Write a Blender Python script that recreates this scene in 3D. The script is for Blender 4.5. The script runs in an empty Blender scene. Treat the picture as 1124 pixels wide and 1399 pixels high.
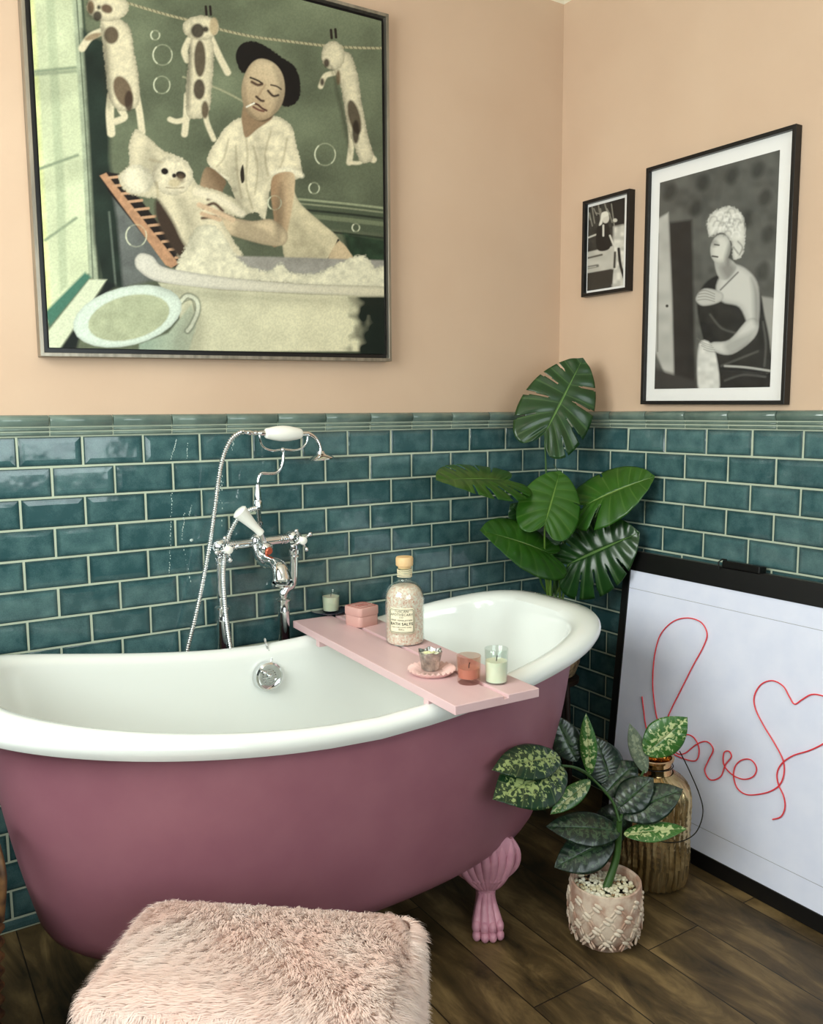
import bpy, bmesh, math, random
import numpy as np
from mathutils import Vector, Matrix
random.seed(7); RNG = np.random.default_rng(7)
S = bpy.context.scene
COL = S.collection
pi = math.pi

# ------------------------------------------------------------------ camera
F = 1161.3; CX, CY = 562.0, 699.5
CAM = np.array([-2.0851, -2.2734, 1.3141])
def rot(yaw, pitch, roll):
    f = np.array([math.sin(yaw)*math.cos(pitch), math.cos(yaw)*math.cos(pitch), math.sin(pitch)])
    r0 = np.array([math.cos(yaw), -math.sin(yaw), 0]); u0 = np.cross(r0, f)
    return r0*math.cos(roll)+u0*math.sin(roll), -r0*math.sin(roll)+u0*math.cos(roll), f
CR, CU, CF = rot(0.5716, -0.1173, -0.0063)
cam = bpy.data.cameras.new('camera'); co = bpy.data.objects.new('camera', cam); COL.objects.link(co)
cam.sensor_fit = 'VERTICAL'; cam.sensor_height = 24; cam.lens = F/1399*24; cam.clip_start = .05
M = Matrix(((CR[0], CU[0], -CF[0], CAM[0]), (CR[1], CU[1], -CF[1], CAM[1]), (CR[2], CU[2], -CF[2], CAM[2]), (0, 0, 0, 1)))
co.matrix_world = M; S.camera = co
# surveying helpers: a sight line meets a real plane of the room
def ray(x, y): return CF+(x-CX)/F*CR-(y-CY)/F*CU
def aty(x, y, Y): d = ray(x, y); return Vector(CAM+(Y-CAM[1])/d[1]*d)
def atx(x, y, X): d = ray(x, y); return Vector(CAM+(X-CAM[0])/d[0]*d)
def atz(x, y, Z): d = ray(x, y); return Vector(CAM+(Z-CAM[2])/d[2]*d)
def atd(x, y, D): return Vector(CAM+ray(x, y)*D)
def atp(x, y, P, N):
    d = ray(x, y); P = np.array(P); N = np.array(N); return Vector(CAM+d*((P-CAM)@N)/(d@N))
def project(P):
    d = P-CAM; z = d@CF; return CX+F*(d@CR)/z, CY-F*(d@CU)/z

# ------------------------------------------------------------------ materials
def lin(c):
    c = np.array(c[:3], float)/255.0
    return np.where(c <= .04045, c/12.92, ((c+.055)/1.055)**2.4)
def L4(c): return tuple(lin(c))+(1.0,)
class NT:
    def __init__(s, m): s.t = m.node_tree; s.n = s.t.nodes; s.l = s.t.links
    def add(s, k, **kw):
        n = s.n.new(k)
        for a, v in kw.items():
            if a.startswith('i_'): n.inputs[a[2:].replace('_', ' ')].default_value = v
            else: setattr(n, a, v)
        return n
    def link(s, a, b): s.l.new(a, b)
def mat(name, col=(128, 128, 128), rough=.5, metal=0, spec=.5, coat=0, trans=0, ior=1.45, coat_rough=.05, sheen=0, sub=0):
    m = bpy.data.materials.new(name); m.use_nodes = True
    b = m.node_tree.nodes['Principled BSDF']
    b.inputs['Base Color'].default_value = L4(col); b.inputs['Roughness'].default_value = rough
    b.inputs['Metallic'].default_value = metal; b.inputs['Specular IOR Level'].default_value = spec
    b.inputs['Coat Weight'].default_value = coat; b.inputs['Coat Roughness'].default_value = coat_rough
    b.inputs['Transmission Weight'].default_value = trans; b.inputs['IOR'].default_value = ior
    b.inputs['Sheen Weight'].default_value = sheen
    b.inputs['Subsurface Weight'].default_value = sub
    if sub: b.inputs['Subsurface Scale'].default_value = .01
    return m
def noise_col(m, c1, c2, scale=5, detail=4, coords='Object', stretch=(1, 1, 1), lo=.35, hi=.65, bump=0, bscale=None, dist=.002, chan='Base Color'):
    t = NT(m); b = t.n['Principled BSDF']
    tc = t.add('ShaderNodeTexCoord'); mp = t.add('ShaderNodeMapping'); mp.inputs['Scale'].default_value = stretch
    t.link(tc.outputs[coords], mp.inputs[0])
    nz = t.add('ShaderNodeTexNoise', i_Scale=scale, i_Detail=detail); t.link(mp.outputs[0], nz.inputs['Vector'])
    cr = t.add('ShaderNodeValToRGB'); e = cr.color_ramp.elements
    e[0].position = lo; e[0].color = L4(c1); e[1].position = hi; e[1].color = L4(c2)
    t.link(nz.outputs[0], cr.inputs[0]); t.link(cr.outputs[0], b.inputs[chan])
    if bump:
        n2 = t.add('ShaderNodeTexNoise', i_Scale=bscale or scale*3, i_Detail=3); t.link(mp.outputs[0], n2.inputs['Vector'])
        bp = t.add('ShaderNodeBump', i_Strength=bump, i_Distance=dist); t.link(n2.outputs[0], bp.inputs['Height']); t.link(bp.outputs[0], b.inputs['Normal'])
    return m
M_ = {}
M_['paint'] = noise_col(mat('pink beige wall paint', rough=.75, spec=.25), (200, 172, 148), (204, 177, 153), 3, 3, bump=.15, bscale=220, dist=.001)
M_['dark'] = mat('deep green grey low bounce paint', (64, 72, 70), .7)  # dark tone given to the unseen walls to cut bounced light and deepen shade
M_['ceil'] = mat('white ceiling paint', (235, 228, 215), .8)
M_['cove'] = mat('cream coving paint', (240, 234, 214), .6)
M_['chrome'] = mat('polished chrome', (225, 228, 230), .06, 1)
M_['porcelain'] = mat('white porcelain', (236, 236, 228), .12, coat=.5)
M_['enamel'] = mat('white bath enamel', (234, 238, 234), .14, coat=.6)
M_['tubpink'] = noise_col(mat('mauve pink bath paint', rough=.42, spec=.4), (144, 93, 106), (150, 99, 111), 9, 4, bump=.1, bscale=300, dist=.0005)
M_['legpink'] = noise_col(mat('pink painted cast iron', rough=.4, coat=.15), (200, 140, 158), (210, 152, 168), 40, 3)
M_['caddy'] = noise_col(mat('pink painted wood', rough=.4), (212, 178, 180), (218, 186, 188), 12, 3, stretch=(1, .1, 1))
M_['black'] = mat('black frame lacquer', (16, 15, 15), .35)
M_['pewter'] = noise_col(mat('brushed pewter frame', rough=.35, metal=.6), (96, 92, 84), (120, 114, 104), 60, 3, stretch=(1, 1, .1))
M_['pewter2'] = noise_col(mat('brushed silver frame', rough=.38, metal=.75), (132, 126, 114), (160, 152, 138), 60, 3, stretch=(1, 1, .1))
M_['silver'] = mat('silver frame edge', (200, 192, 178), .4, .4)
M_['mount'] = mat('white picture mount', (232, 230, 228), .8)
M_['soil'] = mat('dark soil', (40, 32, 24), .9)
M_['wire'] = mat('black wire', (14, 13, 12), .4, .5)
M_['neon'] = mat('red neon flex', (232, 58, 66), .4)
M_['wax'] = mat('cream candle wax', (240, 236, 214), .45, sub=.2)
M_['wick'] = mat('burnt wick', (30, 26, 22), .9)
M_['navy'] = mat('dark navy ceramic', (22, 24, 52), .2, coat=.5)
M_['cork'] = noise_col(mat('pale wood stopper', rough=.6), (214, 176, 122), (228, 194, 146), 30, 4)
M_['twine'] = mat('cream twine', (226, 216, 184), .8)
M_['label'] = mat('cream paper label', (232, 224, 196), .7)
M_['ink'] = mat('dark green ink', (48, 56, 44), .7)
M_['pinkbox'] = mat('salmon pink box', (210, 164, 156), .55)
M_['pinkbox2'] = mat('deep pink embossed lines', (168, 88, 82), .6)
M_['pinkdish'] = mat('pink ribbed ceramic', (222, 184, 178), .35, coat=.3)
M_['tin'] = noise_col(mat('mercury silver tin', rough=.22, metal=.9), (150, 150, 146), (215, 214, 206), 60, 3, bump=.3, bscale=90)
M_['copper'] = mat('copper indicator cap', (190, 96, 70), .3, .6)
M_['stemgreen'] = mat('green plant stem', (96, 128, 50), .45)
M_['stemdark'] = mat('dark green plant stem', (52, 84, 34), .5)
M_['wicker'] = noise_col(mat('brown wicker', rough=.6), (52, 32, 18), (108, 76, 44), 40, 3)
M_['standwood'] = mat('dark stained wood', (38, 26, 20), .5)
M_['neon_mount'] = mat('grey seam', (150, 152, 160), .7)

def glass(name, col=(255, 255, 255), rough=0.0, ior=1.45, tint=None):
    m = bpy.data.materials.new(name); m.use_nodes = True; t = NT(m); t.n.remove(t.n['Principled BSDF'])
    out = t.n['Material Output']
    tr = t.add('ShaderNodeBsdfTransparent'); tr.inputs[0].default_value = L4(col)
    gl = t.add('ShaderNodeBsdfGlossy'); gl.inputs['Roughness'].default_value = rough; gl.inputs['Color'].default_value = (1, 1, 1, 1)
    lw = t.add('ShaderNodeLayerWeight'); lw.inputs['Blend'].default_value = .5
    pw = t.add('ShaderNodeMath', operation='POWER'); pw.inputs[1].default_value = 4.0; t.link(lw.outputs['Facing'], pw.inputs[0])
    fr = t.add('ShaderNodeMath', operation='MULTIPLY_ADD'); fr.inputs[1].default_value = .55; fr.inputs[2].default_value = ((ior-1)/(ior+1))**2; t.link(pw.outputs[0], fr.inputs[0]); mx = t.add('ShaderNodeMixShader')
    t.link(fr.outputs[0], mx.inputs[0]); t.link(tr.outputs[0], mx.inputs[1]); t.link(gl.outputs[0], mx.inputs[2]); t.link(mx.outputs[0], out.inputs[0])
    return m
M_['glass'] = glass('clear thin glass', (246, 250, 248), .02, 1.5)
M_['pane'] = glass('picture glass', (252, 252, 252), .02, 1.25)
M_['amber'] = glass('amber pink glass', (248, 234, 228), .04, 1.5)
M_['amberwax'] = mat('salmon candle wax', (196, 150, 136), .5)

def tile_mat():
    m = mat('crackled teal glaze', rough=.12, coat=.35, spec=.55); t = NT(m); b = t.n['Principled BSDF']
    tc = t.add('ShaderNodeTexCoord'); at = t.add('ShaderNodeAttribute', attribute_name='tone')
    sep = t.add('ShaderNodeSeparateXYZ'); t.link(tc.outputs['UV'], sep.inputs[0])
    def edge(o, a, scale):
        s1 = t.add('ShaderNodeMath', operation='SUBTRACT'); s1.inputs[1].default_value = .5; t.link(sep.outputs[o], s1.inputs[0])
        s2 = t.add('ShaderNodeMath', operation='ABSOLUTE'); t.link(s1.outputs[0], s2.inputs[0])
        s3 = t.add('ShaderNodeMapRange'); s3.inputs['From Min'].default_value = a; s3.inputs['From Max'].default_value = .5; t.link(s2.outputs[0], s3.inputs[0])
        return s3
    ex = edge(0, .42, 1); ey = edge(1, .36, 1)
    mx = t.add('ShaderNodeMath', operation='MAXIMUM'); t.link(ex.outputs[0], mx.inputs[0]); t.link(ey.outputs[0], mx.inputs[1])
    nz = t.add('ShaderNodeTexNoise', i_Scale=24, i_Detail=4); t.link(tc.outputs['Object'], nz.inputs['Vector'])
    nf = t.add('ShaderNodeTexNoise', i_Scale=420, i_Detail=2); t.link(tc.outputs['Object'], nf.inputs['Vector'])
    a1 = t.add('ShaderNodeMath', operation='MULTIPLY_ADD'); a1.inputs[1].default_value = .8; t.link(nz.outputs[0], a1.inputs[0]); t.link(at.outputs['Fac'], a1.inputs[2])
    a2 = t.add('ShaderNodeMath', operation='MULTIPLY_ADD'); a2.inputs[1].default_value = .35; t.link(nf.outputs[0], a2.inputs[0]); t.link(a1.outputs[0], a2.inputs[2])
    cr = t.add('ShaderNodeValToRGB'); e = cr.color_ramp.elements
    e[0].position = .45; e[0].color = L4((48, 80, 84)); e[1].position = 1.15 if False else 1.0; e[1].color = L4((94, 126, 126))
    t.link(a2.outputs[0], cr.inputs[0])
    mix = t.add('ShaderNodeMix', data_type='RGBA'); mix.inputs['B'].default_value = L4((14, 40, 42))
    me = t.add('ShaderNodeMath', operation='MULTIPLY'); me.inputs[1].default_value = .75; t.link(mx.outputs[0], me.inputs[0])
    t.link(me.outputs[0], mix.inputs['Factor']); t.link(cr.outputs[0], mix.inputs['A']); t.link(mix.outputs['Result'], b.inputs['Base Color'])
    n3 = t.add('ShaderNodeTexNoise', i_Scale=16, i_Detail=2); t.link(tc.outputs['Object'], n3.inputs['Vector'])
    bp = t.add('ShaderNodeBump', i_Strength=.35, i_Distance=.004); t.link(n3.outputs[0], bp.inputs['Height'])
    t.link(bp.outputs[0], b.inputs['Normal']); t.link(bp.outputs[0], b.inputs['Coat Normal'])
    return m
M_['tile'] = tile_mat()
M_['trimtile'] = noise_col(mat('sage green trim glaze', rough=.14, coat=.4), (88, 106, 99), (106, 124, 115), 20, 4)
M_['grout'] = mat('pale green grey grout', (176, 186, 166), .85)
def floor_mat():
    m = mat('aged oak plank vinyl', rough=.42, spec=.35); t = NT(m); b = t.n['Principled BSDF']
    tc = t.add('ShaderNodeTexCoord')
    mp = t.add('ShaderNodeMapping'); mp.inputs['Rotation'].default_value = (0, 0, pi/2); mp.inputs['Location'].default_value = (.3, .0, 0); t.link(tc.outputs['Object'], mp.inputs[0])
    br = t.add('ShaderNodeTexBrick', offset=.37, squash=1); 
    for k, v in (('Scale', 1), ('Brick Width', 1.25), ('Row Height', .184), ('Mortar Size', .0016), ('Mortar Smooth', .1), ('Bias', 0)): br.inputs[k].default_value = v
    br.inputs['Color1'].default_value = (0, 0, 0, 1); br.inputs['Color2'].default_value = (1, 1, 1, 1); br.inputs['Mortar'].default_value = (.5, .5, .5, 1)
    t.link(mp.outputs[0], br.inputs['Vector'])
    m2 = t.add('ShaderNodeMapping'); m2.inputs['Scale'].default_value = (5.5, 1.4, 1); t.link(tc.outputs['Object'], m2.inputs[0])
    off = t.add('ShaderNodeVectorMath', operation='ADD'); t.link(m2.outputs[0], off.inputs[0])
    sc = t.add('ShaderNodeVectorMath', operation='SCALE'); sc.inputs['Scale'].default_value = 7; t.link(br.outputs['Color'], sc.inputs[0]); t.link(sc.outputs[0], off.inputs[1])
    nz = t.add('ShaderNodeTexNoise', i_Scale=2.2, i_Detail=8, i_Roughness=.65, i_Distortion=.8); t.link(off.outputs[0], nz.inputs['Vector'])
    n2 = t.add('ShaderNodeTexNoise', i_Scale=6, i_Detail=3); t.link(tc.outputs['Object'], n2.inputs['Vector'])
    ad = t.add('ShaderNodeMath', operation='MULTIPLY_ADD'); ad.inputs[1].default_value = .35; t.link(n2.outputs[0], ad.inputs[0]); t.link(nz.outputs[0], ad.inputs[2])
    cr = t.add('ShaderNodeValToRGB'); e = cr.color_ramp.elements; e[0].position = .5; e[0].color = L4((42, 34, 20)); e[1].position = .86; e[1].color = L4((126, 104, 68))
    e2 = cr.color_ramp.elements.new(.68); e2.color = L4((82, 66, 41))
    t.link(ad.outputs[0], cr.inputs[0])
    mix = t.add('ShaderNodeMix', data_type='RGBA'); mix.inputs['B'].default_value = L4((26, 20, 14)); t.link(br.outputs['Fac'], mix.inputs['Factor']); t.link(cr.outputs[0], mix.inputs['A'])
    t.link(mix.outputs['Result'], b.inputs['Base Color'])
    bp = t.add('ShaderNodeBump', i_Strength=.25, i_Distance=.002); t.link(nz.outputs[0], bp.inputs['Height']); t.link(bp.outputs[0], b.inputs['Normal'])
    return m
M_['floor'] = floor_mat()
def leaf_mat(name, base, light, vein, edge=None, varieg=0, nlat=9, rough=.28):
    m = mat(name, rough=rough, coat=.25, coat_rough=.15); t = NT(m); b = t.n['Principled BSDF']
    tc = t.add('ShaderNodeTexCoord'); sep = t.add('ShaderNodeSeparateXYZ'); t.link(tc.outputs['UV'], sep.inputs[0])
    # u = along the midrib, v = 0 on the midrib .. 1 at the margin
    nz = t.add('ShaderNodeTexNoise', i_Scale=30, i_Detail=3); t.link(tc.outputs['Object'], nz.inputs['Vector'])
    c1 = t.add('ShaderNodeMix', data_type='RGBA'); c1.inputs['A'].default_value = L4(base); c1.inputs['B'].default_value = L4(light); t.link(nz.outputs[0], c1.inputs['Factor'])
    cur = c1.outputs['Result']
    if varieg:
        n2 = t.add('ShaderNodeTexNoise', i_Scale=100, i_Detail=3, i_Distortion=.6); t.link(tc.outputs['Object'], n2.inputs['Vector'])
        fall = t.add('ShaderNodeMapRange'); fall.inputs['From Min'].default_value = .25; fall.inputs['From Max'].default_value = .95; fall.inputs['To Min'].default_value = .08; fall.inputs['To Max'].default_value = -.1; t.link(sep.outputs[1], fall.inputs[0])
        sm = t.add('ShaderNodeMath', operation='ADD'); t.link(n2.outputs[0], sm.inputs[0]); t.link(fall.outputs[0], sm.inputs[1])
        ram = t.add('ShaderNodeMapRange'); ram.inputs['From Min'].default_value = .53; ram.inputs['From Max'].default_value = .6; ram.inputs['To Max'].default_value = varieg; t.link(sm.outputs[0], ram.inputs[0])
        c2 = t.add('ShaderNodeMix', data_type='RGBA'); t.link(cur, c2.inputs['A']); c2.inputs['B'].default_value = L4(vein); t.link(ram.outputs[0], c2.inputs['Factor']); cur = c2.outputs['Result']
    def mask(sock, center, width):
        s = t.add('ShaderNodeMath', operation='SUBTRACT'); s.inputs[1].default_value = center; t.link(sock, s.inputs[0])
        a = t.add('ShaderNodeMath', operation='ABSOLUTE'); t.link(s.outputs[0], a.inputs[0])
        r = t.add('ShaderNodeMapRange'); r.inputs['From Min'].default_value = width*.5; r.inputs['From Max'].default_value = width; r.inputs['To Min'].default_value = 1; r.inputs['To Max'].default_value = 0; t.link(a.outputs[0], r.inputs[0]); return r.outputs[0]
    mid = mask(sep.outputs[1], 0, .035)
    fr = t.add('ShaderNodeMath', operation='MULTIPLY'); fr.inputs[1].default_value = nlat; t.link(sep.outputs[0], fr.inputs[0])
    f2 = t.add('ShaderNodeMath', operation='FRACT'); t.link(fr.outputs[0], f2.inputs[0])
    lat = mask(f2.outputs[0], .5, .06)
    lm = t.add('ShaderNodeMath', operation='MULTIPLY'); lm.inputs[1].default_value = .16; t.link(lat, lm.inputs[0])
    mm = t.add('ShaderNodeMath', operation='MAXIMUM'); t.link(mid, mm.inputs[0]); t.link(lm.outputs[0], mm.inputs[1])
    c3 = t.add('ShaderNodeMix', data_type='RGBA'); t.link(cur, c3.inputs['A']); c3.inputs['B'].default_value = L4(vein); t.link(mm.outputs[0], c3.inputs['Factor'])
    t.link(c3.outputs['Result'], b.inputs['Base Color'])
    return m
M_['monstera'] = leaf_mat('glossy dark monstera leaf', (16, 44, 16), (34, 74, 26), (120, 156, 90), rough=.3)
M_['monstera_l'] = leaf_mat('bright green monstera leaf', (34, 78, 18), (56, 108, 26), (140, 176, 88), rough=.33)
def add_translucent(m, f, col):
    t = NT(m); b = t.n['Principled BSDF']; tr = t.add('ShaderNodeBsdfTranslucent'); tr.inputs[0].default_value = L4(col); mx = t.add('ShaderNodeMixShader'); mx.inputs[0].default_value = f
    t.link(b.outputs[0], mx.inputs[1]); t.link(tr.outputs[0], mx.inputs[2]); t.link(mx.outputs[0], t.n['Material Output'].inputs[0])
add_translucent(M_['monstera_l'], .25, (130, 170, 40)); add_translucent(M_['monstera'], .1, (70, 120, 30))
M_['dieff'] = leaf_mat('variegated leaf', (12, 38, 22), (22, 56, 28), (160, 176, 112), varieg=.8, nlat=12, rough=.35)
M_['dieff_d'] = leaf_mat('dark variegated leaf', (8, 26, 18), (16, 40, 24), (84, 112, 76), varieg=.4, nlat=12, rough=.35)
M_['dieff_b'] = leaf_mat('bright variegated leaf', (34, 82, 28), (58, 108, 38), (190, 198, 144), varieg=.85, nlat=12, rough=.4)
M_['dieff_g'] = leaf_mat('grey leaf underside', (78, 92, 76), (112, 124, 104), (160, 168, 140), varieg=.5, nlat=12, rough=.6)
M_['pot'] = noise_col(mat('whitewashed clay pot', rough=.85), (178, 142, 122), (216, 196, 176), 25, 6, lo=.4, hi=.6, bump=.4, bscale=120)
M_['petal'] = noise_col(mat('chalky embossed relief', rough=.85), (204, 184, 162), (228, 214, 196), 60, 4)
M_['pebble'] = noise_col(mat('cream pebbles', rough=.6), (206, 196, 160), (240, 236, 216), 30, 2)
M_['pebble2'] = mat('tan pebbles', (150, 124, 88), .6)
M_['gold'] = noise_col(mat('mercury gold glass', rough=.18, metal=.85), (150, 124, 78), (214, 192, 148), 14, 5, lo=.35, hi=.7, stretch=(1, 1, .35))
M_['goldtop'] = mat('polished gold neck', (206, 168, 120), .12, 1)
M_['fur'] = noise_col(mat('blush faux fur', rough=.85, spec=.15, sheen=.3), (254, 228, 218), (255, 242, 236), 9, 4)
def add_translucent(m, f, col):
    t = NT(m); b = t.n['Principled BSDF']; tr = t.add('ShaderNodeBsdfTranslucent'); tr.inputs[0].default_value = L4(col); mx = t.add('ShaderNodeMixShader'); mx.inputs[0].default_value = f
    t.link(b.outputs[0], mx.inputs[1]); t.link(tr.outputs[0], mx.inputs[2]); t.link(mx.outputs[0], t.n['Material Output'].inputs[0])
add_translucent(M_['fur'], .38, (255, 248, 242))
M_['fur2'] = mat('blush fur backing', (246, 226, 214), .9)
M_['salt'] = noise_col(mat('pink bath salt crystals', rough=.4), (236, 190, 172), (252, 238, 228), 160, 3, lo=.35, hi=.65, bump=.6, bscale=260, dist=.002)
M_['panel'] = noise_col(mat('white fabric panel', rough=.75), (226, 230, 249), (232, 235, 252), 14, 5)
M_['lime'] = mat('limescale', (190, 206, 200), .6)
M_['planter'] = noise_col(mat('woven tan planter', rough=.7), (96, 76, 56), (176, 150, 112), 70, 2, bump=.5, bscale=120)

# ------------------------------------------------------------------ mesh tools
class MB:
    def __init__(s): s.v = []; s.f = []; s.uv = {}; s.mi = []
    def add(s, vs, fs, mi=0):
        o = len(s.v); s.v += [tuple(map(float, v)) for v in vs]; s.f += [tuple(i+o for i in f) for f in fs]; s.mi += [mi]*len(fs); return s
    def box(s, c, d, mi=0, R=None):
        vs = [(sx*d[0]/2, sy*d[1]/2, sz*d[2]/2) for sx in (-1, 1) for sy in (-1, 1) for sz in (-1, 1)]
        vs = [Vector(v) for v in vs]
        if R is not None: vs = [R @ v for v in vs]
        vs = [v+Vector(c) for v in vs]
        return s.add(vs, [(0, 1, 3, 2), (4, 6, 7, 5), (0, 4, 5, 1), (2, 3, 7, 6), (0, 2, 6, 4), (1, 5, 7, 3)], mi)
    def loft(s, rings, closed=True, cap0=False, cap1=False, mi=0):
        n = len(rings[0]); vs = [v for r in rings for v in r]; fs = []
        for i in range(len(rings)-1):
            for j in range(n if closed else n-1):
                k = (j+1) % n; fs.append((i*n+j, i*n+k, (i+1)*n+k, (i+1)*n+j))
        if cap0: fs.append(tuple(reversed(range(n))))
        if cap1: fs.append(tuple((len(rings)-1)*n+j for j in range(n)))
        return s.add(vs, fs, mi)
    def lathe(s, prof, n=40, c=(0, 0, 0), R=None, mi=0, wob=None):
        rings = []
        for r, z in prof:
            ring = []
            for j in range(n):
                a = 2*pi*j/n; rr = r*(1+(wob(a, z) if wob else 0)); v = Vector((rr*math.cos(a), rr*math.sin(a), z))
                if R is not None: v = R @ v
                ring.append(v+Vector(c))
            rings.append(ring)
        return s.loft(rings, mi=mi)
    def tube(s, pts, rad, n=12, cap=True, mi=0, flat=1.0):
        pts = [Vector(p) for p in pts]; N = len(pts); rad = rad if hasattr(rad, '__len__') else [rad]*N
        tan = [(pts[min(i+1, N-1)]-pts[max(i-1, 0)]).normalized() for i in range(N)]
        up = Vector((0, 0, 1)) if abs(tan[0].z) < .9 else Vector((1, 0, 0)); nrm = (up-up.dot(tan[0])*tan[0]).normalized(); rings = []
        for i in range(N):
            nrm = nrm-nrm.dot(tan[i])*tan[i]
            nrm = nrm.normalized() if nrm.length > 1e-6 else tan[i].orthogonal().normalized()
            b = tan[i].cross(nrm)
            rings.append([pts[i]+rad[i]*(math.cos(2*pi*j/n)*nrm+flat*math.sin(2*pi*j/n)*b) for j in range(n)])
        return s.loft(rings, cap0=cap, cap1=cap, mi=mi)
    def ball(s, c, r, n=16, m=10, R=None, mi=0):
        r = r if hasattr(r, '__len__') else (r, r, r); rings = []
        for i in range(m+1):
            th = pi*i/m; th = min(max(th, .02), pi-.02); ring = []
            for j in range(n):
                a = 2*pi*j/n; v = Vector((r[0]*math.sin(th)*math.cos(a), r[1]*math.sin(th)*math.sin(a), -r[2]*math.cos(th)))
                if R is not None: v = R @ v
                ring.append(v+Vector(c))
            rings.append(ring)
        return s.loft(rings, cap0=True, cap1=True, mi=mi)
    def build(s, name, mats, parent=None, origin=(0, 0, 0), smooth=True, bevel=0, sub=0, auto=40, solid=0, rotz=0):
        me = bpy.data.meshes.new(name); O = Vector(origin)
        vs = np.array(s.v, float).reshape(-1, 3)-np.array(O)
        if rotz:
            c, q = math.cos(-rotz), math.sin(-rotz); vs = np.stack([vs[:, 0]*c-vs[:, 1]*q, vs[:, 0]*q+vs[:, 1]*c, vs[:, 2]], 1)
        me.from_pydata(vs.tolist(), [], s.f)
        mats = mats if isinstance(mats, (list, tuple)) else [mats]
        for m in mats: me.materials.append(m)
        if len(mats) > 1: me.polygons.foreach_set('material_index', s.mi)
        bm = bmesh.new(); bm.from_mesh(me); bmesh.ops.recalc_face_normals(bm, faces=bm.faces)
        if smooth:
            for f in bm.faces: f.smooth = True
            for e in bm.edges:
                if len(e.link_faces) == 2 and e.calc_face_angle(0) > math.radians(auto): e.smooth = False
        bm.to_mesh(me); bm.free()
        o = bpy.data.objects.new(name, me); COL.objects.link(o)
        if parent: o.parent = parent
        if bevel:
            b = o.modifiers.new('bevel', 'BEVEL'); b.width = bevel; b.segments = 3; b.limit_method = 'ANGLE'; b.angle_limit = math.radians(35)
        if sub: q = o.modifiers.new('sub', 'SUBSURF'); q.levels = sub; q.render_levels = sub
        if solid: q = o.modifiers.new('solid', 'SOLIDIFY'); q.thickness = solid
        return o
def crom(P, n=8, closed=False):
    P = [np.array(p, float) for p in P]; out = []; N = len(P)
    for i in range(N if closed else N-1):
        if closed: a, b, c, d = P[i-1], P[i], P[(i+1) % N], P[(i+2) % N]
        else: a, b, c, d = P[max(i-1, 0)], P[i], P[i+1], P[min(i+2, N-1)]
        for k in range(n):
            t = k/n; out.append(.5*((2*b)+(c-a)*t+(2*a-5*b+4*c-d)*t*t+(3*b-a-3*c+d)*t**3))
    if not closed: out.append(P[-1])
    return out
def thing(name, label, cat, loc=(0, 0, 0), rotz=0, group=None):
    o = bpy.data.objects.new(name, None); COL.objects.link(o); o.location = loc; o.rotation_euler = (0, 0, rotz); o.empty_display_size = .05
    o['label'] = label; o['category'] = cat
    if group: o['group'] = group
    return o
def struct(o): o['kind'] = 'structure'; return o
def Rot(a, axis): return Matrix.Rotation(a, 3, axis)

# ------------------------------------------------------------------ room
Z0 = 1.260; TW = .1525; TH = .0767; XA = .0923; YB = .185; TT = .008; CEIL = 2.76
XL, YF = -2.78, -3.7
b = MB(); b.add([(XL, YF, 0), (0.1, YF, 0), (0.1, .1, 0), (XL, .1, 0), (XL, YF, -.1), (.1, YF, -.1), (.1, .1, -.1), (XL, .1, -.1)], [(0, 1, 2, 3), (4, 7, 6, 5), (0, 4, 5, 1), (1, 5, 6, 2), (2, 6, 7, 3), (3, 7, 4, 0)])
struct(b.build('floor', M_['floor'], smooth=False))
struct(MB().box(((XL)/2, YF/2, CEIL+.05), (-XL+.3, -YF+.3, .1)).build('ceiling', M_['ceil'], smooth=False))
WB = struct(MB().box((XL/2+.05, .05, CEIL/2), (-XL+.1, .1, CEIL)).build('wall_back', M_['paint'], smooth=False))
WR = struct(MB().box((.05, YF/2, CEIL/2), (.1, -YF, CEIL)).build('wall_right', M_['paint'], smooth=False))
# left wall with its window opening, front wall with another
def wall_open(name, axis, pos, a0, a1, w0, w1, z0, z1, material='paint'):
    m = MB()
    for (p, q, r, s_) in ((a0, w0, 0, CEIL), (w1, a1, 0, CEIL), (w0, w1, 0, z0), (w0, w1, z1, CEIL)):
        c = (p+q)/2; d = q-p
        if axis == 'x': m.box((pos, c, (r+s_)/2), (.1, d, s_-r))
        else: m.box((c, pos, (r+s_)/2), (d, .1, s_-r))
    return struct(m.build(name, M_[material], smooth=False))
WIN1 = (-1.95, -.45, 1.15, 2.4)
WIN2 = (-2.5, -.6, .95, 2.35)
wall_open('wall_left', 'x', XL-.05, YF, 0, *WIN1, 'dark')
wall_open('wall_front', 'y', YF-.05, XL-.1, .1, *WIN2, 'dark')
def window(name, axis, pos, w0, w1, z0, z1):
    m = MB(); g = MB(); fw = .05
    def bx(mm, a, b_, c, d, th):
        if axis == 'x': mm.box((pos, (a+b_)/2, (c+d)/2), (th, b_-a, d-c))
        else: mm.box(((a+b_)/2, pos, (c+d)/2), (b_-a, th, d-c))
    bx(m, w0, w1, z0, z0+fw, .07); bx(m, w0, w1, z1-fw, z1, .07); bx(m, w0, w0+fw, z0, z1, .07); bx(m, w1-fw, w1, z0, z1, .07)
    bx(m, (w0+w1)/2-.025, (w0+w1)/2+.025, z0, z1, .06); bx(g, w0+fw, w1-fw, z0+fw, z1-fw, .004)
    o = struct(m.build(name, M_['ceil'], smooth=False)); g.build('pane', M_['glass'], o, smooth=False)
window('window_1', 'x', XL-.05, *WIN1); window('window_2', 'y', YF-.05, *WIN2)

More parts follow.
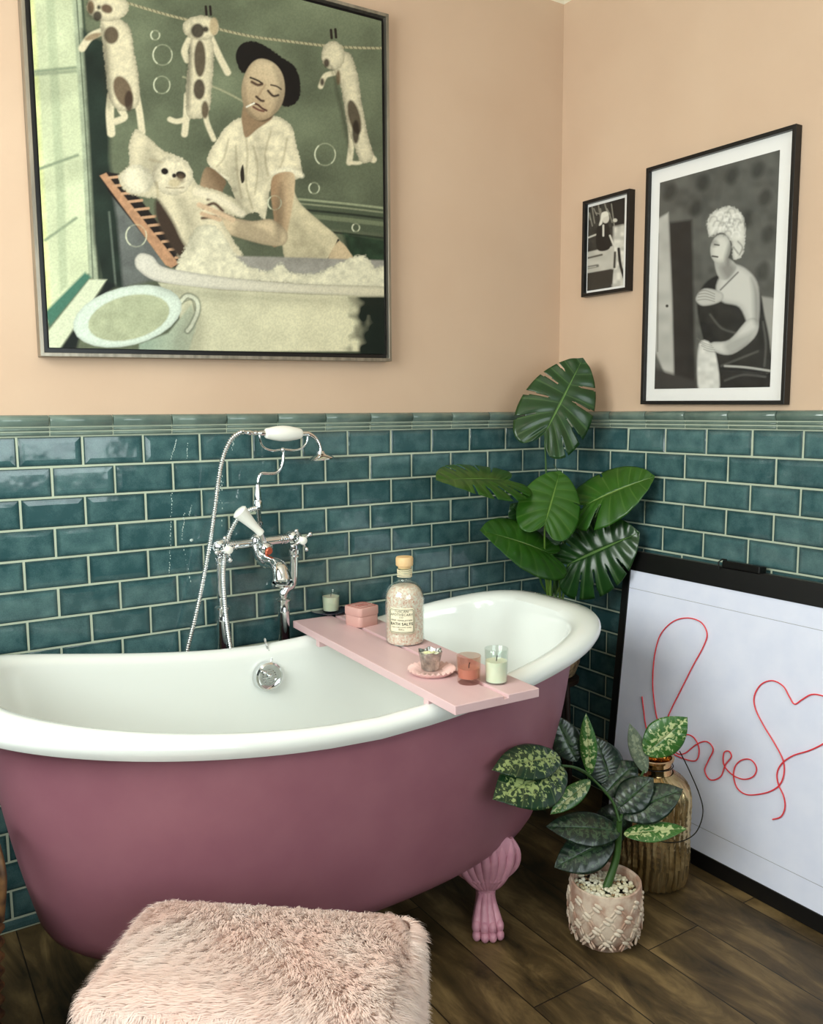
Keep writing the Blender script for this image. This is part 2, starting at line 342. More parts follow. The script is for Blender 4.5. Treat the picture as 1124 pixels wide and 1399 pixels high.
def tile_panel(wall, along, length, first, step_sign):
    """metro tiles in running bond laid on the lower wall; 'along' maps (s, out, z) to world"""
    m = MB(); uvs = []; tones = []
    g = .0041
    rows = int(Z0/TH)+1
    for r in range(rows):
        z1 = Z0-r*TH-g/2; z0 = max(Z0-(r+1)*TH+g/2, .003)
        if z1-z0 < .01: continue
        off = first-(TW/2 if r % 2 else 0); k = -2
        while True:
            s0 = off+k*TW+g/2; s1 = s0+TW-g; k += 1
            if s0 > length: break
            s0 = max(s0, .001); s1 = min(s1, length)
            if s1-s0 < .006: continue
            e = .0035; tl = random.gauss(0, .00035); tl2 = random.gauss(0, .0003)
            P = []
            for (d, o_) in ((0, 0), (0, TT-.0025), (.0012, TT-.0008), (e, TT), (.016, TT+.0006)):
                d = min(d, (s1-s0)/2-.001, (z1-z0)/2-.001)
                for (a, c, q) in ((s0+d, z0+d, -1), (s1-d, z0+d, 1), (s1-d, z1-d, 1), (s0+d, z1-d, -1)):
                    P.append((a, o_+(tl*q+tl2*(1 if c > (z0+z1)/2 else -1) if o_ > .004 else 0), c))
            o = len(m.v); fs = []
            for i in range(4):
                for j in range(4): fs.append((i*4+j, i*4+(j+1) % 4, (i+1)*4+(j+1) % 4, (i+1)*4+j))
            fs.append((16, 17, 18, 19))
            m.add([along(*p) for p in P], fs)
            uvs += [((p[0]-s0)/(s1-s0), (p[2]-z0)/(z1-z0)) for p in P]; t_ = random.uniform(-.08, .14); tones += [t_]*20
    tile_n = len(m.f)
    # grout bed
    m.add([along(0, TT-.0016, 0), along(length, TT-.0016, 0), along(length, TT-.0016, Z0), along(0, TT-.0016, Z0)], [(0, 1, 2, 3)], 1)
    uvs += [(0.5, .5)]*4; tones += [0]*4
    me = bpy.data.meshes.new('tile_panel'); me.from_pydata(m.v, [], m.f); me.materials.append(M_['tile']); me.materials.append(M_['grout'])
    me.polygons.foreach_set('material_index', m.mi)
    uvl = me.uv_layers.new(name='UVMap'); li = np.zeros(len(me.loops), int); me.loops.foreach_get('vertex_index', li)
    uvl.data.foreach_set('uv', np.array(uvs)[li].ravel())
    at = me.attributes.new('tone', 'FLOAT', 'POINT'); at.data.foreach_set('value', tones)
    bm = bmesh.new(); bm.from_mesh(me); bmesh.ops.recalc_face_normals(bm, faces=bm.faces)
    bm.to_mesh(me); bm.free()
    o = bpy.data.objects.new('tile_panel', me); COL.objects.link(o); o.parent = wall
    return o
fA = lambda s, o, z: (-s, -o, z)
fB = lambda s, o, z: (-o, -s, z)
tile_panel(WB, fA, -XL, XA, 1); tile_panel(WR, fB, -YF, YB, 1)
# moulded dado tiles
prof = [(0, -.001), (.008, .000), (.0115, .002), (.013, .005), (.0125, .0075), (.010, .0095), (.006, .010), (.006, .0125), (.0125, .013), (.0145, .0155), (.014, .018), (.011, .0205), (.006, .021), (.006, .024), (.014, .0245), (.0185, .032), (.020, .038), (.0185, .0445), (.014, .049), (.007, .052), (0, .052)]
for i, (f, first, ln) in enumerate(((fA, XA+TW/2-TW, -XL), (fB, YB+TW/2-TW, -YF))):
    m = MB(); k = 0
    while True:
        s0 = first+k*TW+.0016; s1 = s0+TW-.0032; k += 1
        if s0 > ln: break
        s0 = max(s0, .001+.018*0); s1 = min(s1, ln)
        if s1-s0 < .005: continue
        rings = [[f(s, o*q+(0 if q == 1 else 0), Z0+z) for (o, z) in prof] for s, q in ((s0, .95), (s0+.001, 1), (s1-.001, 1), (s1, .95))]
        m.loft(rings, closed=False, cap0=True, cap1=True)
    m.add([f(0, .0105*1, Z0), f(ln, .0085, Z0), f(ln, .0085, Z0+.05), f(0, .0085, Z0+.05)], [(0, 1, 2, 3)], 1)
    struct(m.build('trim_%d' % (i+1), [M_['trimtile'], M_['grout']], auto=50))
# coving
for i, f in enumerate((fA, fB)):
    ln = (-XL, -YF)[i]; pr = [(0, 2.672)]+[(.012+.075*(1-math.cos(t)), 2.68+.08*math.sin(t)) for t in np.linspace(0, pi/2, 8)]+[(.1, CEIL), (0, CEIL)]
    struct(MB().loft([[f(s, o, z) for o, z in pr] for s in (0, ln)], cap0=True, cap1=True).build('trim_%d' % (i+3), M_['cove']))
# limescale runs on the tiles left of the taps
m = MB()
for (x0, y0, x1, y1, n) in ((241, 601, 233, 628, 14), (235, 672, 231, 790, 30), (256, 605, 255, 628, 7), (252, 700, 248, 738, 12), (303, 640, 300, 690, 12), (262, 690, 258, 705, 10), (320, 600, 316, 616, 6), (304, 650, 302, 735, 10), (250, 745, 262, 800, 9)):
    for k in range(n):
        t = (k+random.random()*.6)/n; p = aty(x0+(x1-x0)*t+random.gauss(0, .6), y0+(y1-y0)*t, -TT-.0006)
        m.ball(p, (random.uniform(.0006, .0014), .0004, random.uniform(.0012, .0034)), 6, 4)
m.ball(aty(261.5, 738, -TT-.001), (.005, .0015, .004), 10, 6)
m.build('limescale_marks', M_['lime'], WB)

# ------------------------------------------------------------------ painter for the flat prints
class Paint:
    """colours a fine grid lying on a picture's own plane; shapes are traced outlines"""
    def __init__(s, c00, c10, c11, c01, nx, ny):
        c = [np.array(v, float) for v in (c00, c10, c11, c01)]
        U, V = np.meshgrid(np.linspace(0, 1, nx+1), np.linspace(0, 1, ny+1)); U = U[..., None]; V = V[..., None]
        s.P = ((1-U)*(1-V)*c[0]+U*(1-V)*c[1]+U*V*c[2]+(1-U)*V*c[3]).reshape(-1, 3); s.nx, s.ny = nx, ny
        s.X, s.Y = project(s.P); s.C = np.zeros((len(s.P), 3))
        s.rs = np.random.default_rng(3)
    def noise(s, scale, seed=0, ax=1, ay=1):
        r = np.random.default_rng(seed); g = r.random((64, 64)); x = s.X*ax/scale; y = s.Y*ay/scale
        xi = np.floor(x).astype(int); yi = np.floor(y).astype(int); fx = x-xi; fy = y-yi; fx = fx*fx*(3-2*fx); fy = fy*fy*(3-2*fy)
        G = lambda a, b_: g[a % 64, b_ % 64]
        return (G(xi, yi)*(1-fx)+G(xi+1, yi)*fx)*(1-fy)+(G(xi, yi+1)*(1-fx)+G(xi+1, yi+1)*fx)*fy
    def sd(s, pts, idx, closed=True):
        P = np.array(pts); A = P; B = np.roll(P, -1, 0)
        if not closed: A = A[:-1]; B = B[:-1]
        x = s.X[idx][:, None]; y = s.Y[idx][:, None]; dx = (B-A)[:, 0]; dy = (B-A)[:, 1]
        t = np.clip(((x-A[:, 0])*dx+(y-A[:, 1])*dy)/(dx*dx+dy*dy+1e-9), 0, 1)
        d = np.sqrt(((x-A[:, 0]-t*dx)**2+(y-A[:, 1]-t*dy)**2).min(1))
        if not closed: return d
        c = ((A[:, 1] > y) != (B[:, 1] > y)) & (x < (B[:, 0]-A[:, 0])*(y-A[:, 1])/(B[:, 1]-A[:, 1]+1e-12)+A[:, 0])
        return np.where(c.sum(1) % 2 == 1, -d, d)
    def box(s, pts, pad):
        P = np.array(pts); return np.where((s.X > P[:, 0].min()-pad) & (s.X < P[:, 0].max()+pad) & (s.Y > P[:, 1].min()-pad) & (s.Y < P[:, 1].max()+pad))[0]
    def fill(s, pts, col, soft=.8, smooth=True, alpha=1, puff=0, puffw=6, col2=None, g=None, nz=0, nsc=3, edge=0):
        if smooth: pts = crom(pts, 5, True)
        i = s.box(pts, soft+edge+1)
        if len(i) == 0: return
        d = s.sd(pts, i)
        if edge: d = d+edge*(s.noise(2.2, 11)[i]-.5)*2
        a = np.clip(.5-d/(2*soft), 0, 1)*alpha
        c = np.tile(lin(col), (len(i), 1))
        if col2 is not None:
            (x0, y0), (x1, y1) = g; t = np.clip(((s.X[i]-x0)*(x1-x0)+(s.Y[i]-y0)*(y1-y0))/((x1-x0)**2+(y1-y0)**2), 0, 1)[:, None]
            c = c*(1-t)+lin(col2)*t
        if puff: c = c*(1-puff*np.clip(1+d/puffw, 0, 1)**1.5)[:, None]
        if nz: c = c*(1+nz*(s.noise(nsc, 5)[i]-.5)*2)[:, None]
        s.C[i] = s.C[i]*(1-a[:, None])+c*a[:, None]
    def line(s, pts, w, col, soft=.6, alpha=1, smooth=True):
        if smooth: pts = crom(pts, 5)
        i = s.box(pts, w+soft+1)
        if len(i) == 0: return
        d = s.sd(pts, i, False)-w/2; a = np.clip(.5-d/(2*soft), 0, 1)[:, None]*alpha; s.C[i] = s.C[i]*(1-a)+lin(col)*a
    def ell(s, cx, cy, rx, ry, col, rot=0, ring=0, **k):
        c, q = math.cos(math.radians(rot)), math.sin(math.radians(rot))
        p = [(cx+rx*math.cos(t)*c-ry*math.sin(t)*q, cy+rx*math.cos(t)*q+ry*math.sin(t)*c) for t in np.linspace(0, 2*pi, 25)[:-1]]
        if ring: s.line(p+[p[0]], ring, col, smooth=False, **k)
        else: s.fill(p, col, smooth=False, **k)
    def build(s, name, material, parent, origin):
        m = MB(); n = s.nx+1; m.v = s.P.tolist()
        m.f = [(j*n+i, j*n+i+1, (j+1)*n+i+1, (j+1)*n+i) for j in range(s.ny) for i in range(s.nx)]
        me = bpy.data.meshes.new(name); me.from_pydata((s.P-np.array(origin)).tolist(), [], m.f); me.materials.append(material)
        ca = me.color_attributes.new('print', 'FLOAT_COLOR', 'POINT'); ca.data.foreach_set('color', np.concatenate([np.clip(s.C, 0, 1), np.ones((len(s.C), 1))], 1).ravel())
        o = bpy.data.objects.new(name, me); COL.objects.link(o); o.parent = parent; return o
def print_mat(name, rough):
    m = mat(name, rough=rough, spec=.3); t = NT(m); a = t.add('ShaderNodeAttribute', attribute_name='print'); t.link(a.outputs['Color'], t.n['Principled BSDF'].inputs['Base Color']); return m
M_['canvas'] = print_mat('printed canvas', .55); M_['photo'] = print_mat('photographic print', .45)

# PICTURES-BEGIN
def frame_parts(root, wallf, s0, s1, z0, z1, fw, depth, material, tilt=0, name='frame'):
    """a picture frame in wall coordinates (s along the wall, o out from it)"""
    m = MB()
    def rg(ins, o): return [wallf(s, o, z+tilt*(s-s0)) for s, z in ((s0+ins, z0+ins), (s1-ins, z0+ins), (s1-ins, z1-ins), (s0+ins, z1-ins))]
    m.loft([rg(0, 0.001), rg(0, depth), rg(fw, depth), rg(fw, 0.001), rg(0, 0.001)])
    return m.build(name, material, root, origin=root.location, smooth=False, bevel=.0008)
# --- the big canvas over the bath
bigp = thing('framed_canvas', 'huge square framed canvas of a woman bathing a dog, puppies pegged on a line above', 'picture', (-1.213, 0, 1.455))
a_s0, a_s1, a_z0, a_z1, a_t = .716, 1.709, 1.467, 2.461, -.0141
frame_parts(bigp, fA, a_s0, a_s1, a_z0, a_z1, .009, .040, M_['pewter2'], a_t)
m = MB()
def rgA(ins, o): return [fA(s, o, z+a_t*(s-a_s0)) for s, z in ((a_s0+ins, a_z0+ins), (a_s1-ins, a_z0+ins), (a_s1-ins, a_z1-ins), (a_s0+ins, a_z1-ins))]
m.loft([rgA(.009, .022), rgA(.030, .022)]); m.build('shadow_gap', M_['black'], bigp, origin=bigp.location, smooth=False)
m = MB(); m.loft([rgA(.0215, .012), rgA(.0215, .0335)], cap0=True); m.build('canvas_edge', M_['black'], bigp, origin=bigp.location, smooth=False)
q = rgA(.0215, .0335)
pt = Paint(q[1], q[0], q[3], q[2], 520, 540)
n1 = pt.noise(60, 1); n2 = pt.noise(22, 2); n3 = pt.noise(1.6, 3)
base = lin((112, 120, 94))[None]*(.62+.55*n1+.25*n2)[:, None]; gx = np.clip((pt.X-60)/460, 0, 1)[:, None]; gy = np.clip(pt.Y/480, 0, 1)[:, None]
pt.C = base*(1-.45*gx*gy)*(1.1-.25*gy)
# window side
pt.fill([(25, -10), (103, -10), (112, 150), (118, 300), (122, 372), (58, 450), (40, 200)], (196, 204, 168), 1.5, False, col2=(206, 214, 176), g=((40, 0), (60, 400)), nz=.12, nsc=26)
pt.fill([(36, -10), (46, -10), (64, 330), (70, 430), (58, 440), (48, 250)], (214, 220, 150), 3, False, nz=.2, nsc=14)
pt.fill([(62, -10), (74, -10), (88, 250), (92, 390), (82, 400), (76, 250)], (172, 184, 150), 2, False, alpha=.7)
for a, b_ in (((44, 98), (104, 92)), ((50, 232), (106, 212)), ((62, 328), (104, 298))): pt.line([a, b_], 4, (146, 160, 130), 1.4, smooth=False)
pt.line([(43, 102), (104, 97)], 5, (150, 162, 134), 1.5, .8, False)
pt.fill([(98, -10), (110, -10), (124, 200), (134, 385), (122, 378), (112, 200)], (168, 178, 150), 1.5, False, nz=.15, nsc=10)
pt.line([(104, -10), (118, 200), (127, 380)], 1.5, (88, 100, 80), .8); pt.line([(112, -10), (127, 200), (136, 380)], 3, (70, 84, 66), 1.2)
pt.fill([(112, 40), (150, 60), (150, 220), (164, 300), (172, 395), (140, 392), (128, 330), (120, 180)], (36, 52, 42), 4, False, nz=.35, nsc=20)
pt.fill([(150, 240), (228, 365), (232, 378), (168, 392), (160, 300)], (108, 112, 108), 3, False, nz=.2, nsc=12)
pt.line([(149, 290), (158, 390)], 2.5, (120, 132, 118), 1.2, .7)
pt.fill([(60, 428), (116, 372), (124, 378), (68, 446)], (70, 124, 104), 2, False); pt.fill([(66, 452), (122, 382), (146, 382), (80, 480), (66, 480)], (206, 212, 182), 1.4, False); pt.fill([(80, 480), (146, 384), (160, 390), (120, 420), (104, 480)], (24, 34, 30), 2.5, False)
# dado rail behind
pt.fill([(405, 268), (530, 284), (530, 320), (440, 312)], (84, 94, 72), 2, False)
for y, c, w in ((275, (158, 164, 130), 3), (281, (150, 154, 122), 2), (289, (38, 46, 34), 3), (297, (120, 128, 98), 6), (316, (30, 40, 28), 2.5)): pt.line([(408, y-3), (470, y+3), (530, y+10)], w, c, 1, .9)
pt.fill([(468, 318), (530, 328), (530, 372), (480, 366)], (42, 66, 44), 3, False, nz=.4, nsc=8)
# line with pegs
rope = [(168, 2), (200, 12), (235, 22), (268, 30), (300, 40), (345, 50), (390, 56), (440, 62), (480, 65), (530, 66)]
pt.line(rope, 3.2, (176, 168, 132), .8)
for t in range(0, 60):
    x = 170+t*6.1; y = np.interp(x, [r[0] for r in rope], [r[1] for r in rope]); pt.line([(x, y-1.4), (x+2, y+1.6)], 1, (70, 62, 42), .5, .8, False)
pt.line([(250, 105), (300, 122), (345, 146)], 2.5, (168, 166, 132), .9, .8)
for x, y in ((281, 9), (287, 9), (452, 41), (458, 40)): pt.line([(x, y), (x+1, y+11)], 3.4, (40, 26, 20), .6, 1, False)
FU, FD, FK = (214, 204, 172), (176, 162, 130), (48, 38, 28)
def pup(body, head, legs, marks, tail=None):
    for l, w in legs: pt.line(l, w, FU, 1.2)
    pt.fill(body, FU, 1, puff=.42, puffw=9, nz=.09, nsc=5, edge=1)
    pt.ell(*head, FU, puff=.4, puffw=8, nz=.08, nsc=5, edge=.8)
    for mk in marks: pt.ell(*mk[:4], mk[4], rot=mk[5] if len(mk) > 5 else 0, soft=1.6, alpha=.9)
pup([(138, 28), (160, 24), (178, 40), (184, 75), (190, 110), (190, 140), (178, 150), (160, 150), (148, 130), (144, 95), (140, 60)], (147, 10, 29, 19),
    [([(142, 42), (124, 50), (112, 66)], 10), ([(152, 130), (150, 155), (152, 182)], 11), ([(184, 120), (190, 150), (194, 180)], 9), ([(165, 150), (170, 160), (158, 166)], 9)],
    [(152, 48, 10, 12, (86, 68, 48)), (168, 125, 12, 22, (104, 82, 58), -20), (176, 138, 6, 14, (70, 52, 38)), (133, 22, 6, 7, FK), (146, 12, 8, 6, (92, 66, 44), 20), (124, 10, 5, 9, (120, 92, 62)), (135, 10, 2.5, 3, (20, 16, 12)), (127, 50, 12, 4, (150, 128, 96), -20)])
pup([(262, 50), (285, 48), (292, 70), (290, 110), (286, 150), (272, 162), (256, 158), (254, 120), (258, 80)], (274, 38, 25, 17),
    [([(258, 55), (252, 70), (256, 82)], 9), ([(288, 52), (300, 78), (311, 99)], 9), ([(256, 130), (254, 165), (252, 183)], 9), ([(280, 140), (282, 165), (292, 190)], 7), ([(256, 162), (242, 166), (232, 163)], 7)],
    [(273, 80, 8, 25, (74, 60, 42)), (272, 122, 8, 14, (60, 46, 32)), (270, 42, 9, 10, FK), (281, 40, 4, 4, (30, 22, 16)), (292, 36, 6, 12, (186, 166, 128)), (280, 150, 5, 12, (90, 74, 52))])
pup([(452, 70), (476, 72), (488, 100), (494, 140), (504, 190), (510, 216), (494, 222), (484, 200), (474, 170), (466, 120), (456, 95)], (455, 76, 16, 20),
    [([(456, 100), (444, 104), (438, 118)], 7), ([(478, 160), (480, 195), (477, 222)], 8), ([(498, 190), (504, 210), (510, 218)], 9), ([(478, 222), (492, 222), (500, 212)], 5)],
    [(446, 86, 4, 6, (60, 44, 32)), (484, 160, 8, 24, (70, 56, 38), -14), (462, 106, 3, 10, (110, 90, 62)), (486, 180, 5, 16, (50, 38, 26)), (440, 112, 3, 5, (50, 38, 28))])
# woman
SK, SKD = (196, 176, 142), (128, 104, 76)
pt.fill([(392, 240), (402, 262), (412, 280), (440, 305), (462, 325), (470, 345), (478, 362), (400, 362), (385, 330), (385, 280)], (206, 194, 158), 1, nz=.12, nsc=9, puff=.2, puffw=6)
pt.line([(462, 328), (456, 343), (444, 360)], 3, (30, 28, 22), .7)
pt.fill([(462, 330), (478, 345), (484, 362), (448, 360)], (200, 178, 140), 1)
pt.fill([(330, 160), (345, 165), (375, 158), (398, 172), (404, 195), (413, 235), (402, 245), (378, 240), (368, 262), (362, 300), (350, 290), (330, 292), (318, 262), (308, 244), (290, 232), (283, 215), (298, 188), (312, 170)], (218, 208, 176), .9, nz=.16, nsc=7, puff=.26, puffw=10, edge=1)
for l in ([(334, 178), (338, 210), (336, 250), (345, 285)], [(346, 200), (352, 230), (348, 265)], [(370, 180), (362, 210), (366, 240)], [(312, 190), (306, 215), (296, 228)], [(322, 200), (324, 235), (330, 270)], [(392, 190), (386, 220), (378, 236)]): pt.line(l, 2.2, (160, 148, 116), 1.6, .6)
pt.fill([(332, 225), (334, 245), (330, 250), (328, 236)], (52, 40, 30), .8)
pt.line([(296, 236), (312, 244)], 3, (226, 218, 190), 1.5); pt.line([(372, 236), (394, 232), (412, 240)], 6, (226, 218, 190), 2)
pt.fill([(282, 228), (308, 246), (304, 262), (302, 285), (278, 276), (272, 262)], SKD, 1.2, col2=(176, 150, 116), g=((300, 250), (275, 262)))
pt.fill([(374, 240), (400, 236), (402, 262), (396, 300), (388, 328), (372, 336), (374, 300), (370, 265)], (166, 134, 98), 1.2, col2=(202, 178, 140), g=((374, 300), (402, 300)))
pt.fill([(292, 296), (320, 298), (345, 302), (372, 300), (392, 318), (388, 334), (365, 335), (330, 326), (300, 316), (275, 306)], (204, 184, 148), 1.2, puff=.35, puffw=7)
pt.fill([(330, 158), (335, 142), (350, 152), (372, 160), (352, 176), (336, 188), (331, 172)], (150, 124, 92), 1.2)
pt.fill([(334, 140), (342, 158), (358, 166), (372, 160), (366, 150)], (92, 72, 50), 1.5)
pt.ell(337, 76, 15, 19, (22, 16, 12), 10, soft=.8); pt.fill([(326, 66), (345, 56), (368, 66), (384, 78), (402, 90), (410, 112), (408, 136), (392, 146), (384, 140), (386, 118), (380, 98), (360, 84), (344, 90), (332, 100), (324, 85)], (24, 17, 13), .8, edge=.8)
pt.fill([(332, 108), (342, 88), (356, 80), (374, 86), (386, 102), (389, 126), (382, 148), (366, 162), (350, 164), (336, 152), (330, 130)], (208, 188, 152), .9, puff=.3, puffw=9, col2=(176, 150, 114), g=((380, 100), (332, 160)))
pt.line([(342, 106), (352, 110), (358, 114)], 2.4, (40, 28, 20), .8); pt.line([(344, 112), (352, 116), (358, 115)], 3.6, (86, 60, 42), 1.2); pt.line([(370, 116), (378, 118), (384, 122)], 2, (60, 42, 30), .8); pt.line([(366, 124), (373, 131), (380, 130)], 3, (64, 46, 34), 1)
pt.line([(362, 116), (356, 126), (352, 132)], 2, (160, 132, 98), 1.5, .7); pt.line([(350, 132), (356, 137), (360, 138)], 3, (70, 46, 34), 1)
pt.line([(345, 141), (352, 143), (358, 148), (364, 151)], 2.6, (84, 44, 36), .8); pt.line([(346, 146), (353, 150), (360, 152)], 2.6, (112, 66, 54), .9); pt.line([(337, 146), (347, 141)], 2.4, (232, 226, 206), .6, 1, False)
# ribbed board
pt.fill([(137, 240), (146, 235), (166, 238), (252, 352), (240, 366), (228, 362), (148, 262)], (34, 24, 18), 1, False)
pt.fill([(136, 240), (145, 236), (152, 246), (244, 360), (234, 366), (226, 362)], (186, 142, 104), .8, False, nz=.15, nsc=5)
for k in range(11): x = 146+k*9.2; y = 240+k*10.9; pt.line([(x+2, y+3), (x+20, y+1)], 3.6, (196, 156, 118), .7, 1, False)
# dog in the bath
pt.fill([(184, 178), (196, 182), (222, 205), (240, 212), (256, 228), (270, 252), (300, 262), (330, 278), (326, 296), (300, 290), (308, 310), (320, 330), (328, 356), (250, 356), (240, 330), (228, 300), (214, 272), (198, 270), (172, 262), (162, 240), (176, 225), (176, 200)], FU, 1.2, puff=.25, puffw=10, nz=.08, nsc=7, edge=1.2)
pt.fill([(214, 272), (235, 300), (250, 330), (268, 356), (250, 356), (232, 335), (214, 300)], (70, 54, 40), 3)
pt.ell(236, 240, 28, 27, (220, 210, 180), puff=.3, puffw=10, nz=.12, nsc=4, edge=1.2); pt.ell(188, 245, 22, 19, (226, 218, 190), 20, edge=2, puff=.25, puffw=8)
for e in ((225, 234, 5, 4.5), (247, 239, 7, 5), (238, 240, 3, 3)): pt.ell(*e, (34, 24, 20), 15, soft=1)
pt.ell(246, 244, 6, 6, (120, 100, 74), soft=3, alpha=.7); pt.line([(227, 256), (238, 257), (251, 256)], 1.6, (120, 102, 76), 1.2, .7); pt.ell(238, 250, 8, 6, (198, 184, 148), soft=2); pt.line([(214, 250), (216, 268)], 3, (170, 156, 120), 2, .7); pt.line([(205, 218), (222, 222)], 2, (180, 166, 130), 2, .7)
for h in ([(278, 284), (292, 278), (304, 288)], [(276, 298), (295, 296)], [(284, 272), (292, 270)]): pt.line(h, 4, (92, 70, 52), 1.4)
pt.line([(268, 262), (300, 272), (330, 292)], 10, (222, 212, 184), 2); pt.line([(272, 280), (296, 290), (318, 300)], 7, (206, 178, 144), 1.6); pt.line([(276, 292), (300, 300)], 6, (200, 170, 136), 1.4)
# tub in the picture
pt.fill([(262, 340), (330, 350), (420, 352), (530, 356), (530, 398), (420, 388), (262, 372)], (156, 152, 142), 1.5, False, nz=.1, nsc=8)
pt.fill([(238, 372), (262, 320), (275, 308), (296, 310), (310, 330), (328, 355), (345, 366), (368, 370), (384, 360), (395, 372), (430, 374), (458, 362), (480, 352), (500, 350), (512, 366), (530, 362), (530, 395), (380, 386), (250, 378)], (214, 208, 180), 1.6, nz=.14, nsc=6, edge=2, puff=.2, puffw=6)
pt.fill([(184, 356), (192, 346), (208, 350), (222, 364), (262, 372), (320, 380), (420, 388), (530, 392), (530, 406), (420, 402), (300, 396), (220, 386), (190, 370)], (208, 204, 190), 1, puff=.3, puffw=5, col2=(206, 198, 170), g=((200, 360), (520, 400)))
pt.fill([(216, 386), (300, 396), (420, 402), (530, 406), (530, 480), (250, 480), (245, 430)], (196, 194, 164), 1.2, False, col2=(212, 206, 172), g=((240, 400), (430, 460)), nz=.08, nsc=20)
i_ = (pt.Y > 404) & (pt.X > 440); d_ = np.clip((pt.X-478+8*(pt.noise(9, 8)-.5)*3)/22, 0, 1)*i_*np.clip((pt.Y-404)/3, 0, 1); pt.C = pt.C*(1-d_[:, None])+lin((16, 34, 24))[None]*d_[:, None]
# enamel chamber pot
pt.fill([(190, 470), (230, 455), (262, 415), (268, 445), (258, 480), (190, 480)], (150, 168, 148), 1.5, False, col2=(184, 190, 164), g=((200, 450), (262, 450)))
pt.line([(247, 412), (256, 404), (268, 410), (270, 425), (262, 444), (256, 452)], 8, (120, 128, 108), 1.6); pt.line([(247, 412), (256, 404), (268, 410), (270, 425), (262, 444), (256, 452)], 5, (212, 214, 190), 1); pt.line([(252, 412), (262, 410), (266, 424)], 1.6, (120, 124, 104), 1, .8)
pt.ell(174, 432, 76, 40, (206, 218, 204), -14, puff=.2, puffw=6, soft=1); pt.ell(176, 434, 57, 30, (176, 182, 148), -14, soft=1.4, nz=.1, nsc=10)
# bubbles
for x, y, r in ((444, 211, 14), (429, 257, 7), (375, 277, 9), (221, 116, 11), (222, 75, 13), (186, 322, 14), (486, 311, 5), (212, 48, 6)): pt.ell(x, y, r, r*1.08, (196, 200, 166), ring=1.0, soft=1.1, alpha=.5); pt.line([(x+r*math.cos(t), y+r*1.08*math.sin(t)) for t in np.linspace(2.2, 4.0, 9)], 1.5, (224, 226, 196), .8, .8, False); pt.line([(x+r*math.cos(t), y+r*1.08*math.sin(t)) for t in np.linspace(-.4, .9, 9)], 1.2, (214, 216, 186), .8, .7, False)
# soft form shadows
for pts, sf, al in (([(140, 40), (148, 60), (152, 110), (150, 150), (142, 120)], 4, .45), ([(258, 60), (262, 90), (258, 150), (254, 120)], 3, .45), ([(452, 90), (462, 120), (474, 170), (478, 210), (464, 150)], 3, .5), ([(120, 0), (128, 14), (126, 26), (120, 20)], 3, .5), ([(262, 30), (264, 44), (258, 48)], 3, .4),
    ([(322, 200), (332, 250), (340, 290), (322, 280), (312, 240)], 7, .3), ([(352, 176), (360, 200), (364, 240), (354, 250), (348, 210)], 6, .28), ([(384, 250), (388, 290), (384, 326), (376, 320), (376, 280)], 4, .4), ([(330, 300), (360, 314), (384, 330), (360, 334), (320, 320)], 4, .3), ([(400, 300), (430, 320), (450, 350), (400, 358), (392, 330)], 8, .25),
    ([(200, 200), (216, 216), (214, 250), (202, 262), (192, 230)], 6, .3), ([(240, 268), (262, 280), (270, 320), (262, 345), (250, 310)], 7, .28), ([(216, 388), (260, 394), (420, 404), (528, 408), (528, 420), (300, 410), (226, 402)], 7, .22), ([(246, 440), (262, 420), (280, 440), (276, 480), (236, 480)], 8, .25), ([(374, 92), (386, 112), (386, 140), (372, 158), (380, 120)], 4, .35), ([(334, 120), (340, 150), (352, 162), (338, 152)], 3, .3),
    ([(40, 100), (104, 94), (106, 130), (44, 140)], 8, .18), ([(50, 235), (106, 215), (110, 240), (54, 262)], 8, .18)): pt.fill(pts, (50, 48, 34), sf, True, al)
pt.C = np.clip(pt.C, 0, 1)**1.15; lum = pt.C @ np.array([.3, .6, .1]); pt.C = (pt.C*.86+lum[:, None]*.14)*(1+.22*(n3-.5))[:, None]
pt.build('print', M_['canvas'], bigp, bigp.location)

def wall_print(root, s0, s1, z0, z1, m0, m1, mz0, mz1, nx, ny, t=0):
    frame_parts(root, fB, s0, s1, z0, z1, .011, .026, M_['black'], t)
    m = MB(); m.add([fB(s, .012, z+t*(s-s0)) for s, z in ((s0+.008, z0+.008), (s1-.008, z0+.008), (s1-.008, z1-.008), (s0+.008, z1-.008))], [(0, 1, 2, 3)])
    m.build('mount', M_['mount'], root, origin=root.location, smooth=False)
    m = MB(); m.add([fB(s, .019, z+t*(s-s0)) for s, z in ((s0+.010, z0+.010), (s1-.010, z0+.010), (s1-.010, z1-.010), (s0+.010, z1-.010))], [(0, 1, 2, 3)])
    m.build('glass', M_['pane'], root, origin=root.location, smooth=False)
    c = [fB(s, .0128, z+t*(s-s0)) for s, z in ((m0, mz0), (m1, mz0), (m1, mz1), (m0, mz1))]
    return Paint(c[0], c[1], c[2], c[3], nx, ny)
r2 = thing('framed_photograph', 'large black framed black and white photograph of a light haired woman in a dark dress', 'picture', (0, -.65, 1.333))
pb = wall_print(r2, .402, .899, 1.333, 2.045, .446, .846, 1.380, 1.995, 300, 460, -.012)
pb.C = lin((84, 84, 80))[None]*(.65+.5*pb.noise(30, 4)+.35*pb.noise(9, 6))[:, None]
for x, y in ((915, 262), (960, 250), (1000, 240), (1035, 232), (1045, 270), (1020, 300), (950, 285), (1050, 320), (1042, 370), (1046, 430), (1030, 460)): pb.ell(x, y, 8, 12, (44, 44, 42), 20, soft=4, alpha=.7)
pb.fill([(914, 304), (945, 300), (950, 540), (916, 540)], (44, 42, 40), 2.5, False, nz=.2, nsc=12)
